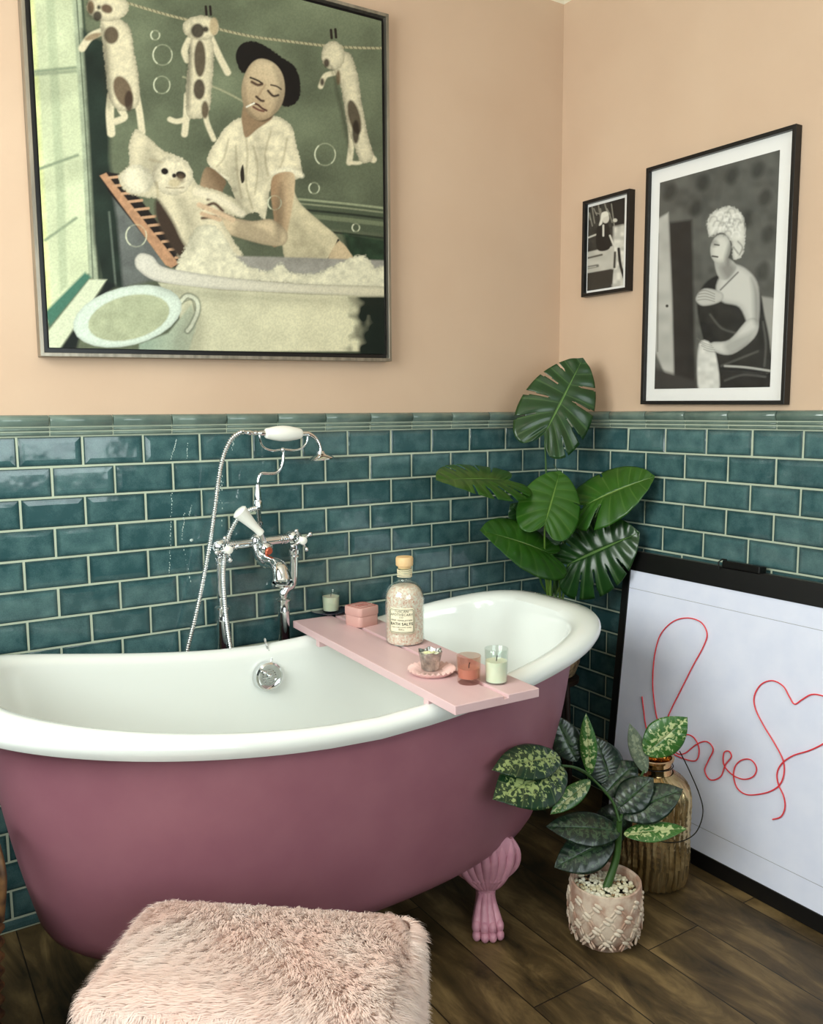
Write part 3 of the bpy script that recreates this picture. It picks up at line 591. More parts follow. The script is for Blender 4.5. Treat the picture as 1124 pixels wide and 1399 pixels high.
pb.fill([(896, 300), (913, 290), (918, 400), (921, 520), (908, 512), (890, 470)], (176, 174, 168), 1.6, False, nz=.14, nsc=14, puff=.2, puffw=4); pb.line([(899, 320), (898, 480)], 1.5, (110, 108, 104), 1)
pb.ell(911, 418, 2, 2, (40, 38, 36)); pb.fill([(884, 500), (950, 520), (950, 540), (884, 540)], (58, 56, 54), 3, False)
pb.fill([(1040, 405), (1060, 408), (1060, 530), (1048, 500)], (150, 148, 142), 2, False)
# seated figure, three quarter view, plain and generic
pb.fill([(962, 388), (990, 372), (1008, 372), (1034, 390), (1044, 430), (1052, 475), (1052, 535), (975, 535), (962, 470), (952, 420)], (36, 35, 34), 1.6, nz=.3, nsc=8, puff=.2, puffw=5)
pb.fill([(996, 362), (1020, 368), (1036, 392), (1036, 440), (1024, 448), (1010, 420), (986, 412), (978, 390)], (196, 194, 188), 1.6, puff=.3, puffw=9)
pb.fill([(1022, 436), (1036, 440), (1030, 462), (1000, 484), (975, 480), (972, 468), (996, 464)], (198, 196, 190), 1.2, puff=.35, puffw=6)
pb.fill([(950, 408), (962, 394), (986, 400), (984, 412), (960, 418)], (184, 182, 176), 1.2, puff=.3, puffw=4); pb.fill([(955, 470), (975, 476), (982, 535), (955, 535)], (206, 204, 198), 1.6, nz=.15, nsc=6)
pb.fill([(976, 352), (990, 350), (1006, 364), (992, 382), (980, 376)], (168, 166, 160), 1.2); pb.ell(984, 340, 14, 20, (206, 204, 196), 8, puff=.35, puffw=8, soft=1); pb.line([(976, 334), (982, 335)], 1.8, (70, 68, 64), .8); pb.line([(973, 350), (980, 351)], 2.2, (60, 56, 54), .8)
pb.fill([(968, 322), (966, 300), (980, 286), (1000, 282), (1014, 294), (1018, 320), (1014, 348), (1002, 354), (998, 330), (986, 318), (974, 322)], (208, 206, 198), 1.2, nz=.1, nsc=6, edge=1.2, puff=.3, puffw=6)
for k in range(26):
    a = k*2.4; r_ = 3+1.05*k; cx_, cy_ = 994+r_*.72*math.cos(a), 305+r_*.62*math.sin(a)
    if cx_ < 984 and cy_ > 318: continue
    pb.line([(cx_-5, cy_+3), (cx_-2, cy_-3), (cx_+4, cy_-3), (cx_+6, cy_+2)], 1.6, (128, 126, 120) if k % 2 else (236, 234, 228), 1.4, .6)
for l in ([(1008, 330), (1014, 338), (1010, 348)], [(1002, 338), (1008, 346)]): pb.line(l, 2.2, (130, 128, 122), 1, .8)
pb.line([(990, 500), (1020, 502), (1060, 508)], 2.5, (180, 178, 172), 1.2)
for k in range(4): pb.line([(953+k*.5, 410-k*4), (964, 409-k*4), (976, 412-k*3.4)], 1, (110, 108, 102), .8, .8); pb.line([(952+k*3, 462+k*5), (960+k*3, 468+k*4), (972+k*2, 472+k*3)], 1, (112, 110, 104), .8, .7)
for pts, sf, al in (([(1026, 380), (1036, 400), (1036, 440), (1030, 440), (1028, 400)], 4, .45), ([(990, 470), (1020, 456), (1032, 450), (1020, 474), (998, 484)], 4, .35), ([(998, 330), (1000, 350), (994, 362), (990, 350)], 3, .45), ([(984, 366), (996, 360), (1004, 368), (994, 382)], 4, .4), ([(972, 330), (978, 328), (982, 334), (974, 338)], 2, .35)): pb.fill(pts, (40, 40, 38), sf, True, al)
for l in ([(970, 430), (985, 448), (1005, 455)], [(985, 500), (1005, 492), (1035, 480)], [(990, 520), (1015, 512), (1045, 515)], [(1042, 440), (1046, 470), (1044, 500)]): pb.line(l, 1.6, (120, 118, 114), 2, .5)
pb.line([(1008, 372), (994, 386), (984, 396)], 2, (60, 58, 56), 1, .8)
pb.build('print', M_['photo'], r2, r2.location)
r3 = thing('framed_photograph', 'small black framed black and white photograph of a dark jacketed person by a car', 'picture', (0, -.235, 1.69))
ps = wall_print(r3, .131, .337, 1.692, 2.002, .146, .306, 1.712, 1.982, 150, 250, -.01)
ps.C = lin((46, 44, 40))[None]*(.5+.9*ps.noise(7, 4)+.9*ps.noise(3, 6))[:, None]
ps.fill([(829, 262), (856, 258), (856, 318), (838, 322)], (36, 34, 32), 2, False)
for k in range(12): ps.line([(802+k*3, 285+7*math.sin(k*2.1)), (806+k*3, 300+9*math.sin(k*1.3))], 1.2, (168, 164, 150), .8, .7)
ps.fill([(838, 310), (856, 306), (856, 392), (836, 394)], (206, 202, 192), 2, False, nz=.3, nsc=5); ps.fill([(800, 345), (838, 336), (842, 366), (800, 374)], (186, 182, 172), 1, False, nz=.12, nsc=8); ps.fill([(800, 374), (838, 368), (836, 388), (800, 396)], (56, 52, 46), 1, False)
ps.line([(800, 326), (818, 319)], 2, (206, 202, 192), .8); ps.line([(801, 353), (822, 348)], 2.4, (80, 76, 68), .8); ps.line([(801, 366), (816, 363)], 4, (66, 62, 56), 1, .8); ps.line([(802, 366), (814, 364)], 1, (190, 186, 174), .5)
ps.fill([(817, 308), (830, 306), (834, 325), (832, 340), (817, 342), (814, 325)], (30, 28, 26), .8); ps.line([(824, 308), (824, 322)], 2.4, (214, 210, 200), .7); ps.ell(827, 298, 5, 7, (206, 200, 188), soft=.8); ps.fill([(820, 300), (822, 291), (829, 289), (831, 294), (824, 298), (822, 306), (818, 308)], (220, 216, 204), .8)
ps.line([(833, 322), (840, 336), (850, 330)], 2.4, (210, 206, 196), .8); ps.line([(845, 340), (847, 360), (852, 378)], 4, (34, 32, 30), .9); ps.line([(840, 345), (839, 365)], 3, (46, 42, 38), 1); ps.ell(840, 301, 3, 2.5, (200, 196, 184), soft=.8)
ps.build('print', M_['photo'], r3, r3.location)
# PICTURES-END

# ------------------------------------------------------------------ bath
TX, TY, TYAW = -1.218, -.471, -.017
tub = thing('bathtub', 'pink roll-top bathtub with white enamel inside, on claw feet by the tiled wall', 'bathtub', (TX, TY, 0), TYAW)
NT_ = 160; TT_ = [2*pi*i/NT_ for i in range(NT_)]
def sgn(v, e): return math.copysign(abs(v)**e, v)
def ringxy(A, B, n): return [(A*sgn(math.cos(t), 2/n), B*sgn(math.sin(t), 2/n)) for t in TT_]
def rimz(x, A):
    u = max(-1, min(1, x/A)); return .682+(.102 if u > 0 else .12)*abs(u)**1.64
def tring(A, B, n, dz): return [(x, y, rimz(x, A)+dz) for x, y in ringxy(A, B, n)]
en = []
for off, dz in ((-.020, -.046), (-.006, -.040), (0, -.028), (.001, -.018), (-.002, -.009), (-.009, -.002), (-.018, .001), (-.028, .0005), (-.038, -.005), (-.045, -.014)):
    en.append(tring(.787+off*(1.9 if off < -.012 and dz > -.03 else 1), .351+off, 3.39, dz))
for s in np.linspace(.02, 1, 24):
    A = .699*(1-.24*s**1.5); B = .303*(1-.2*s**2.2); n = 3.3-.9*s
    k = max(0, (s-.72)/.28); A *= 1-.22*k**2; B *= 1-.35*k**2
    zt = [(rimz(x, A)-.016) for x, y in ringxy(A, B, n)]; zb = .235-.02*k*k
    en.append([(x, y, zb+(z-zb)*(1-s)) for (x, y), z in zip(ringxy(A, B, n), zt)])
for q in (.8, .5, .2): en.append([(x*.6, y*.6, z-.001) for x, y, z in en[-1]])
MB().loft(en, cap1=True).build('enamel_basin', M_['enamel'], tub)
sh = []
for s in np.linspace(0, 1, 30):
    A = .707*(1-.164*s**1.66)+.030*math.exp(-s/.04); B = .330*(1-.20*s**3.2); k = max(0, (s-.8)/.2); A *= 1-.25*k**1.6; B *= 1-.45*k**1.6
    n = 3.2-s; zb = .150-.014*k
    sh.append([(x, y, zb+(rimz(x, A)-.036-zb)*(1-s)) for x, y in ringxy(A, B, n)])
for _ in range(3): sh.append([(x*.6, y*.6, z-.002) for x, y, z in sh[-1]])
MB().loft(sh, cap1=True).build('outer_shell', M_['tubpink'], tub)

def claw_foot(x, y, rz):
    """acanthus knee narrowing to an ankle, then a lion's paw; faces local -y"""
    m = MB(); R = Rot(rz, 'Z'); O = Vector((x, y, 0))
    def T(v): return O+R @ Vector((v[0]-max(0, v[2]-.13)*.13, v[1], v[2]))
    # (z, halfwidth, halfdepth, y centre)
    sec = [(.285, .050, .012, -.062), (.268, .074, .020, -.062), (.238, .084, .026, -.056), (.204, .076, .029, -.042), (.170, .054, .029, -.024), (.140, .036, .026, -.008), (.122, .029, .025, 0), (.116, .031, .027, 0), (.110, .026, .024, 0), (.090, .025, .024, -.001), (.070, .027, .027, -.004), (.050, .032, .033, -.010), (.030, .036, .040, -.016), (.012, .037, .042, -.018), (0, .034, .038, -.016)]
    rings = []
    for z, a, d, yc in sec: rings.append([T((a*math.cos(t), yc+d*math.sin(t), z)) for t in np.linspace(0, 2*pi, 25)[:-1]])
    m.loft(rings, cap0=True, cap1=True)
    # leaf ribs fanning over the knee
    for k in range(-3, 4):
        u = k/3; p = [(u*.018, -.026, .122), (u*.034, -.042, .150), (u*.052, -.062+.006*abs(u), .188), (u*.064, -.080+.014*abs(u), .230), (u*.068, -.078+.018*abs(u), .270+.012*(1-abs(u)))]
        pp = crom(p, 6); N = len(pp); m.tube([T(v) for v in pp], [.004+.0095*math.sin(pi*min(1, .10+i/N*.85)) for i in range(N)], 10)
        if k != 0: m.ball(T((u*.036, -.055, .168)), (.008, .006, .020), 10, 6, R @ Rot(u*.5, 'Y'))
    for sx in (-1, 1):
        pp = crom([(sx*.028, -.028, .135), (sx*.052, -.036, .162), (sx*.076, -.046, .194), (sx*.084, -.052, .232), (sx*.072, -.056, .268)], 5); m.tube([T(v) for v in pp], [.005+.005*math.sin(pi*i/len(pp)) for i in range(len(pp))], 8)
    for k in range(-2, 3): m.ball(T((k*.011, -.027+.004*abs(k), .119)), .0055, 8, 6)
    # toes
    for k, u in enumerate((-1.5, -.5, .5, 1.5)):
        yo = .008 if abs(u) > 1 else 0
        pp = crom([(u*.009, -.018, .105), (u*.012, -.024+yo, .075), (u*.016, -.040+yo, .050), (u*.018, -.050+yo, .034)], 6); m.tube([T(v) for v in pp], [.007+.0065*i/len(pp) for i in range(len(pp))], 10)
        m.ball(T((u*.0195, -.052+yo, .032)), (.0115, .016, .017), 12, 8, R); m.ball(T((u*.0195, -.060+yo, .0125)), (.0112, .015, .0135), 12, 8, R)
    return m.build('claw_foot', M_['legpink'], tub)
tf = atz(676, 1277, 0.0)-Vector((TX, TY, 0)); fx, fy = tf.x, tf.y+.045
fr = 0.0
for (x, y, r) in ((fx+.002, fy, -.50), (-fx, fy, .3), (fx, -fy+.02, pi-.5), (-fx, -fy+.02, pi+.5)): claw_foot(x, y, r)
# overflow grille and plug chain
oc = aty(367, 924, -.186); R = Rot(pi/2-.12, 'X'); m = MB()
m.lathe([(.0, .004), (.018, .004), (.020, .006), (.027, .006), (.033, .009), (.038, .006), (.040, -.002), (.04, -.01)], 40, oc, R)
for k in range(-3, 4): m.tube([oc+R @ Vector((-math.sqrt(.02**2-(k*.006)**2), k*.006, .0062)), oc+R @ Vector((math.sqrt(.02**2-(k*.006)**2), k*.006, .0062))], .0013, 6)
m.ball(oc+R @ Vector((0, .002, .009)), (.006, .006, .004), 12, 8, R); m.ball(oc+R @ Vector((-.013, .012, .010)), (.006, .006, .004), 12, 8, R)
ov = m.build('overflow_grille', M_['chrome'], tub, origin=(TX, TY, 0), rotz=TYAW)
m = MB(); cp = crom([aty(362, 874, -.150), aty(364, 883, -.160), aty(371, 897, -.166), aty(369, 908, -.170), aty(366, 918, -.172)], 6)
dense = crom(cp, 2); 
for i in range(0, len(dense)-1, 2):
    a = Vector(dense[i]); d = (Vector(dense[min(i+2, len(dense)-1)])-a); 
    if d.length < 1e-5: continue
    q = d.to_track_quat('X', 'Z').to_matrix() @ Rot((i//2 % 2)*pi/2, 'X'); lk = [a+q @ Vector((.0042*math.cos(t), .0022*math.sin(t), 0)) for t in np.linspace(0, 2*pi, 11)]; m.tube(lk, .0007, 6, cap=False)
m.build('plug_chain', M_['chrome'], ov, origin=(TX, TY, 0), rotz=TYAW)

# ------------------------------------------------------------------ bath taps with shower handset
YM = -.072; PL = aty(305, 860, -.062); PR = aty(388, 850, -.062)
mix = thing('bath_shower_mixer', 'chrome standpipe bath taps with white handled telephone shower, behind the tub', 'taps', ((PL.x+PR.x)/2, -.065, 0))
MO = mix.location.copy()
def part(m, name, material, parent=mix, **k): return m.build(name, material, parent, origin=MO, **k)
zl = aty(300, 830, -.062).z; zr = aty(388, 818, -.062).z
vl = aty(301, 745, YM); vr = aty(401, 737, YM); zc = (vl.z+vr.z)/2; vl.z = zc-.003; vr.z = zc+.003
for P, zt in ((PL, (zl+zr)/2), (PR, (zl+zr)/2)):
    part(MB().lathe([(.0, 0), (.035, 0), (.035, .006), (.022, .014), (.0165, .02), (.0165, zt-.04), (.0175, zt-.038), (.0175, zt-.034), (.0158, zt-.03), (.0158, zt-.006), (.021, zt-.005), (.022, zt), (.016, zt+.004), (.0, zt+.006)], 28, (P.x, P.y, 0)), 'standpipe', M_['chrome'])
for P, V in ((PL, vl), (PR, vr)):
    zt = (zl+zr)/2
    pp = crom([(P.x, P.y, zt), (P.x, P.y, zt+.014), (P.x+(V.x-P.x)*.35, P.y, zt+.030), (V.x-(V.x-P.x)*.1, (P.y+V.y)/2, zt+.048), (V.x, V.y, zc-.045), (V.x, V.y, zc-.01)], 7)
    m = MB().tube(pp, .0125, 16); m.lathe([(.0, 0), (.017, 0), (.018, .004), (.018, .012), (.014, .014), (0, .014)], 20, (V.x, V.y, zc-.042)); m.lathe([(.0, 0), (.016, 0), (.0165, .003), (.014, .006), (0, .006)], 20, (V.x, V.y, zc-.052))
    part(m, 'inlet_elbow', M_['chrome'])
mc = (vl+vr)/2; mc.x -= .001
m = MB(); m.tube([vl, vr], .0135, 18); m.ball(vl, .024, 22, 14); m.ball(vr, .024, 22, 14); m.ball(mc, (.024, .022, .028), 20, 14)
for V in (vl, vr):
    Ry = Rot(pi/2, 'X'); m.lathe([(.020, 0), (.0205, .014), (.017, .018), (.013, .022), (.013, .034), (.009, .036), (.008, .046), (0, .046)], 22, V, Ry)
    for s in (-1, 1):
        for d in (.030, .036, .045): m.lathe([(.0135, -.0012), (.0165, -.001), (.0165, .001), (.0135, .0012)], 20, mc+(V-mc)*(1-d/abs(V.x-mc.x)*.9), Rot(pi/2, 'Y'))
        break
part(m, 'mixer_body', M_['chrome'])
for V, rz in ((vl, .2), (vr, .5)):
    c = V+Vector((0, -.052, 0)); m = MB(); Ry = Rot(pi/2, 'X')
    m.lathe([(.0, -.008), (.010, -.008), (.012, 0), (.010, .010), (.0, .012)], 18, c, Ry)
    for k in range(4):
        a = rz+k*pi/2; d = Vector((math.cos(a), 0, math.sin(a))); m.tube([c+d*.008, c+d*.014, c+d*.022, c+d*.027], [.006, .0042, .0038, .005], 10); m.ball(c+d*.031, .0068, 12, 8)
    h = part(m, 'cross_handle', M_['chrome']); part(MB().lathe([(.0, .018), (.006, .0175), (.0105, .015), (.0115, .009), (.0115, .004)], 20, c, Ry), 'porcelain_cap', M_['porcelain'], h)
# spout
a0 = Vector(mc); sp = crom([a0+Vector((0, -.015, -.012)), a0+Vector((-.004, -.030, -.028)), a0+Vector((-.002, -.055, -.045)), a0+Vector((.004, -.085, -.048)), a0+Vector((.006, -.115, -.050)), a0+Vector((.007, -.137, -.062)), a0+Vector((.007, -.145, -.085))], 7)
m = MB().tube(sp, [.021-.003*math.sin(pi*i/len(sp)*.9)+.008*(i/len(sp))**3 for i in range(len(sp))], 20)
e = a0+Vector((.007, -.146, -.088)); m.lathe([(.025, 0), (.030, -.001), (.0305, -.006), (.0275, -.009), (.024, -.008), (.021, .004)], 24, e, Rot(.15, 'X'))
part(m, 'spout', M_['chrome'])
m = MB(); m.ball(a0+Vector((0, -.022, -.034)), (.017, .014, .02), 16, 10); m.lathe([(.012, 0), (.017, .002), (.017, .008), (.012, .01)], 18, a0+Vector((0, -.024, -.028)), Rot(.5, 'X')); part(m, 'spout_collar', M_['chrome'])
# diverter lever
b0 = aty(366, 752, -.125); b1 = aty(356, 728, -.12); b2 = aty(325, 697, -.115); dv = (b2-b1).normalized()
m = MB(); m.tube([a0+Vector((0, -.01, 0)), b0], .013, 16); dd = (b0-a0).normalized(); q = dd.to_track_quat('Z', 'Y').to_matrix(); m.lathe([(.012, -.02), (.019, -.018), (.020, -.006), (.016, 0), (.012, .004)], 22, b0, q); m.tube([b0+Vector((0, .012, 0)), b1], .0085, 14)
dl = part(m, 'diverter', M_['chrome']); part(MB().lathe([(.0, .008), (.009, .007), (.0115, .003), (.0115, -.002)], 18, b0+dd*.002, q), 'copper_button', M_['copper'], dl)
N = 16; L_ = (b2-b1).length; q = dv.to_track_quat('Z', 'Y').to_matrix()
pr = [(0, -.004), (.010, -.003), (.0115, .004)]+[(.0105+.0125*(max(0, t-.1)/.9)**1.3, L_*t) for t in np.linspace(.1, .86, 9)]+[(.022, L_*.93), (.017, L_*.985), (.008, L_*1.01), (0, L_*1.012)]
lv = part(MB().lathe(pr, 26, b1, q), 'ceramic_lever', M_['porcelain'], dl)
# riser and cradle
yr = -.075
rp = [aty(356, 742, yr), aty(354, 715, yr), aty(352.5, 690, yr), aty(352.5, 668, yr)]
m = MB(); m.tube(crom(rp, 4), .0075, 14); m.lathe([(.008, 0), (.0125, .003), (.0125, .022), (.009, .03)], 18, rp[2]-Vector((0, 0, .012))); m.lathe([(.008, -.006), (.0115, -.003), (.0115, .003), (.008, .006)], 18, rp[1]); m.lathe([(.012, -.03), (.0125, -.01), (.008, .002)], 18, rp[0]); m.lathe([(.011, -.004), (.0095, .02), (.006, .045)], 18, rp[2]+Vector((0, 0, .012)))
part(m, 'riser_pipe', M_['chrome'])
m = MB(); m.tube(crom([rp[3], aty(353, 655, yr), aty(357, 647, yr), aty(368, 647, yr), aty(379, 645, yr), aty(386, 633, yr), aty(387, 615, yr)], 6), .0048, 12)
yc = -.085
m.tube(crom([aty(354.5, 590, yc), aty(355, 601, yc), aty(360, 611, yc), aty(372, 615.5, yc), aty(387, 614, yc), aty(404, 615, yc), aty(415, 610, yc), aty(420, 600, yc), aty(419, 590, yc)], 6), .0034, 10); m.ball(aty(386, 614.5, yc), .0075, 12, 8)
part(m, 'cradle', M_['chrome'])
hs = MB(); h0 = aty(330, 590.5, yc); h1 = aty(362, 592, yc); h2 = aty(412, 592.5, yc)
hs.tube(crom([h0, aty(346, 591.5, yc), h1, h2, aty(422, 593, yc), aty(432, 600, yc-.004), aty(437, 611, yc-.008), aty(438, 618, yc-.01)], 6), [.0062+.0015*math.sin(k*1.9) if k < 12 else .0075-.0025*min(1, max(0, k-18)/12) for k in range(43)], 14)
rc = aty(438, 619, yc-.01); hs.lathe([(.0, .006), (.010, .006), (.012, -.001), (.020, -.006), (.033, -.012), (.036, -.015), (.035, -.018), (.0, -.018)], 30, rc, Rot(-.1, 'Y'))
hand = part(hs, 'shower_handset', M_['chrome'])
ax = (h2-h1); q = ax.to_track_quat('Z', 'Y').to_matrix(); Lh = ax.length
part(MB().lathe([(.0, 0), (.011, 0), (.014, .003)]+[(.0135+.0085*math.sin(pi*t), Lh*t) for t in np.linspace(.06, .94, 12)]+[(.014, Lh-.003), (.011, Lh), (0, Lh)], 26, h1, q), 'porcelain_grip', M_['porcelain'], hand)
# flexible hose: from the diverter outlet down behind the bath and back up to the handset
hp = [aty(350, 694, -.08), aty(340, 697, -.09), aty(327, 706, -.1), aty(314, 728, -.105), aty(307, 755, -.105), aty(305, 790, -.100), aty(308, 835, -.095), aty(315, 885, -.088)]
hp += [aty(325, 920, -.08), Vector((-1.33, -.07, .36)), Vector((-1.40, -.065, .33)), aty(248, 930, -.07)]
hp += [aty(256, 887, -.066), aty(268, 838, -.066), aty(278, 790, -.068), aty(287, 740, -.07), aty(294, 690, -.072), aty(300, 645, -.075), aty(307, 618, -.079), aty(316, 600, -.082), aty(326, 592, -.084), h0]
dp = [Vector(v) for v in crom(hp, 20)]
acc = [0]
for i in range(1, len(dp)): acc.append(acc[-1]+(dp[i]-dp[i-1]).length)
ss = np.arange(0, acc[-1], .0016); arr = np.array([list(v) for v in dp]); P = np.stack([np.interp(ss, acc, arr[:, k]) for k in range(3)], 1)
part(MB().tube(P, [.0062+.0013*(1 if (i//2) % 2 else -1) for i in range(len(P))], 8), 'shower_hose', M_['chrome'], auto=80)

# ------------------------------------------------------------------ bath caddy and what stands on it
CZ = .716
cA, cB, cC = atz(400, 848, CZ), atz(622, 965, CZ), atz(723, 935, CZ)
ly = Vector((cA-cB).to_2d().to_3d()); CL = ly.length; cyaw = math.atan2(ly.y, ly.x)-pi/2; CWd = (cC-cB).to_2d().length
cad = thing('bath_caddy', 'pale pink painted board lying across the bathtub rim with a groove along it', 'bath caddy', (cB.x, cB.y, 0), cyaw)
m = MB(); th = .020; g0, g1 = CWd*.56, CWd*.62
pr = [(0, 0), (0, th), (g0, th), (g0, th-.007), (g1, th-.007), (g1, th), (CWd, th), (CWd, 0)]
m.loft([[(x, y, CZ-th+z) for x, z in pr] for y in (0, CL)], cap0=True, cap1=True)
m.build('board', M_['caddy'], cad, smooth=False, bevel=.0015)
for y in (.115, CL-.17): MB().box((CWd/2, y, CZ-th-.008), (CWd-.0, .02, .016)).build('batten', M_['caddy'], cad, smooth=False, bevel=.001)

def on_caddy(x, y): p = atz(x, y, CZ); return Vector((p.x, p.y, CZ))
away = Vector((CF[0], CF[1], 0)).normalized()
def jar(name, label, cat, base, r, h, wall, glassm, waxm, wax_z, taper=1.0, group=None, foot=.004):
    t = thing(name, label, cat, base, group=group)
    MB().lathe([(0, 0), (r*taper*.95, 0), (r*taper, .002), (r, h-.001), (r-wall*.5, h), (r-wall, h-.001), ((r-wall)*taper, foot), (0, foot)], 40).build('glass_cup', glassm, t)
    MB().lathe([(0, foot+.0002), ((r-wall)*taper-.0004, foot+.0002), (((r-wall)*taper+(r-wall-taper*(r-wall))*wax_z/h)-.0005, wax_z), (r*.3, wax_z-.001), (0, wax_z-.0015)], 36).build('wax', waxm, t)
    MB().tube([(0, 0, wax_z-.002), (.001, 0, wax_z+.006), (.003, 0, wax_z+.011)], .001, 8).build('wick', M_['wick'], t)
    return t
p = on_caddy(450, 838)+away*.012
d = thing('candle_saucer', 'dark navy saucer under the white candle at the far end of the caddy', 'saucer', p+away*-.0)
MB().lathe([(0, 0), (.035, 0), (.052, .004), (.058, .007), (.057, .0085), (.05, .006), (.03, .0035), (0, .0035)], 48).build('dish', M_['navy'], d)
jar('candle_jar', 'white candle in a clear glass on the navy saucer', 'candle', p+Vector((.004, .0, .0035)), .0285, .062, .0016, M_['glass'], M_['wax'], .046, .86)
# soap box
p = on_caddy(493, 857); s_ = .074
bxT = thing('gift_box', 'small salmon pink lidded box with embossed square on the caddy', 'box', p+away*.037, cyaw+.22)
def rbox(w, d_, h, z, r=.012, n=5):
    c = []
    for (sx, sy, a0_) in ((1, 1, 0), (-1, 1, pi/2), (-1, -1, pi), (1, -1, 3*pi/2)):
        for k in range(n+1): a = a0_+k/n*pi/2; c.append((sx*(w/2-r)+r*math.cos(a), sy*(d_/2-r)+r*math.sin(a)))
    rg = lambda q, zz: [(x*q, y*q, zz) for x, y in c]
    return [rg(.97, z), rg(1, z+.002), rg(1, z+h-.002), rg(.985, z+h-.0005), rg(.96, z+h)]
MB().loft(rbox(s_*.96, s_*.96, .030, 0), cap0=True, cap1=True).build('base', M_['pinkbox'], bxT); MB().loft(rbox(s_, s_, .024, .0305), cap0=True, cap1=True).build('lid', M_['pinkbox'], bxT)
def text(body, size, loc, R, material, parent, name='lettering', ext=.0003, align='CENTER', origin=None):
    c = bpy.data.curves.new(name, 'FONT'); c.body = body; c.size = size; c.align_x = align; c.align_y = 'CENTER'; c.extrude = ext
    o = bpy.data.objects.new(name, c); me = bpy.data.meshes.new_from_object(o); bpy.data.objects.remove(o)
    M4 = R.to_4x4(); M4.translation = Vector(loc); me.transform(M4); me.materials.append(material)
    o = bpy.data.objects.new(name, me); COL.objects.link(o); o.parent = parent; return o
m = MB(); zt = .0552; q = .029
sq = [(-q, -q), (q, -q), (q, q), (-q, q), (-q, -q)]
for a, b_ in zip(sq, sq[1:]): m.tube([(a[0], a[1], zt-.0003), (b_[0], b_[1], zt-.0003)], .0008, 6)
q = .015; sq = [(-q, -q*.7), (q, -q*.7), (q, q*.7), (-q, q*.7), (-q, -q*.7)]
for a, b_ in zip(sq, sq[1:]): m.tube([(a[0], a[1], zt-.0003), (b_[0], b_[1], zt-.0003)], .0006, 6)
m.build('embossing', M_['pinkbox2'], bxT); text('PINK', .011, (0, 0, zt-.0004), Matrix.Identity(3), M_['pinkbox2'], bxT)
# bottle of bath salts
p = on_caddy(553, 884)+away*.047; br_ = .0505; zt = 0
bot = thing('bath_salts_bottle', 'tall clear bottle of pink bath salts with wooden stopper and cream label', 'bottle', p)
H = .185
def bprof(ins, top=True):
    r = br_-ins; P = [(0, ins), (r-.006, ins), (r-.001, ins+.004), (r, ins+.01), (r, .118)]
    P += [(r*math.cos(t)*.62+r*.38, .118+.042*math.sin(t)) for t in np.linspace(.1, 1.45, 8)]
    P += [(.0185-ins, .164), (.0175-ins, .172), (.0175-ins, .198), (.0195-ins*.5, .2)]
    return P
MB().lathe(bprof(0)+list(reversed(bprof(.0025))), 56).build('glass_body', M_['glass'], bot)
SR = np.random.default_rng(5); m = MB()
m.lathe([(0, .004), (br_-.005, .004), (br_-.0035, .010), (br_-.0035, .118)]+[((br_-.0035)*(math.cos(t)*.62+.38), .118+.036*math.sin(t)) for t in np.linspace(.1, 1.3, 6)]+[(0, .154)], 56)
for k in range(2600):
    a = SR.uniform(0, 2*pi); z = SR.uniform(.006, .150); r = br_-.0045 if z < .118 else (br_-.0045)*(math.cos(min(1.35, (z-.118)/.036*1.25))*.62+.38)
    c = Vector((r*math.cos(a), r*math.sin(a), z)); s0 = SR.uniform(.0012, .0026); q = Rot(SR.uniform(0, 6), 'X') @ Rot(SR.uniform(0, 6), 'Z')
    m.box(c, (s0, s0, s0*1.2), 1 if SR.random() < .35 else 0, q)
M_['salt2'] = mat('rose salt grains', (222, 150, 128), .45)
m.build('bath_salts', [M_['salt'], M_['salt2']], bot, smooth=False)['kind'] = 'stuff'
MB().lathe([(0, .196), (.0165, .196), (.0175, .202), (.0215, .2035), (.0225, .206), (.0225, .223), (.021, .2265), (0, .227)], 36).build('stopper', M_['cork'], bot)
m = MB()
for k in range(5): m.tube([(.0185*math.cos(t), .0185*math.sin(t), .176+.0042*k+.0006*math.sin(t*2+k)) for t in np.linspace(0, 2*pi, 31)], .0014, 8, cap=False)
m.build('neck_twine', M_['twine'], bot)
# label wraps on the side turned to the camera and a little to the left
la = math.atan2(CAM[1]-p.y, CAM[0]-p.x)-.18; hw = .72; rl = br_+.0005
def lab(a, z, o=0): return ((rl+o)*math.cos(la+a), (rl+o)*math.sin(la+a), z)
m = MB(); n = 20; z0_, z1_ = .034, .102; cz = .007
rows_ = [(z0_, hw-.12), (z0_+cz, hw), (z1_-cz, hw), (z1_, hw-.12)]
m.loft([[lab(-w+2*w*i/n, z) for i in range(n+1)] for z, w in rows_], closed=False)
lb = m.build('paper_label', M_['label'], bot, solid=.0003)
m = MB()
for q_, w_ in ((.0035, .0005), (.006, .0003)):
    s_a = q_/rl; pts = [(-hw+.12+s_a*.4, z0_+q_), (hw-.12-s_a*.4, z0_+q_), (hw-s_a, z0_+cz+q_*.4), (hw-s_a, z1_-cz-q_*.4), (hw-.12-s_a*.4, z1_-q_), (-hw+.12+s_a*.4, z1_-q_), (-hw+s_a, z1_-cz-q_*.4), (-hw+s_a, z0_+cz+q_*.4), (-hw+.12+s_a*.4, z0_+q_)]
    L = []
    for a, b_ in zip(pts, pts[1:]): L += [lab(a[0]+(b_[0]-a[0])*t, a[1]+(b_[1]-a[1])*t, .0004) for t in np.linspace(0, 1, 9)]
    m.tube(L, w_, 5)
m.build('label_border', M_['ink'], lb)
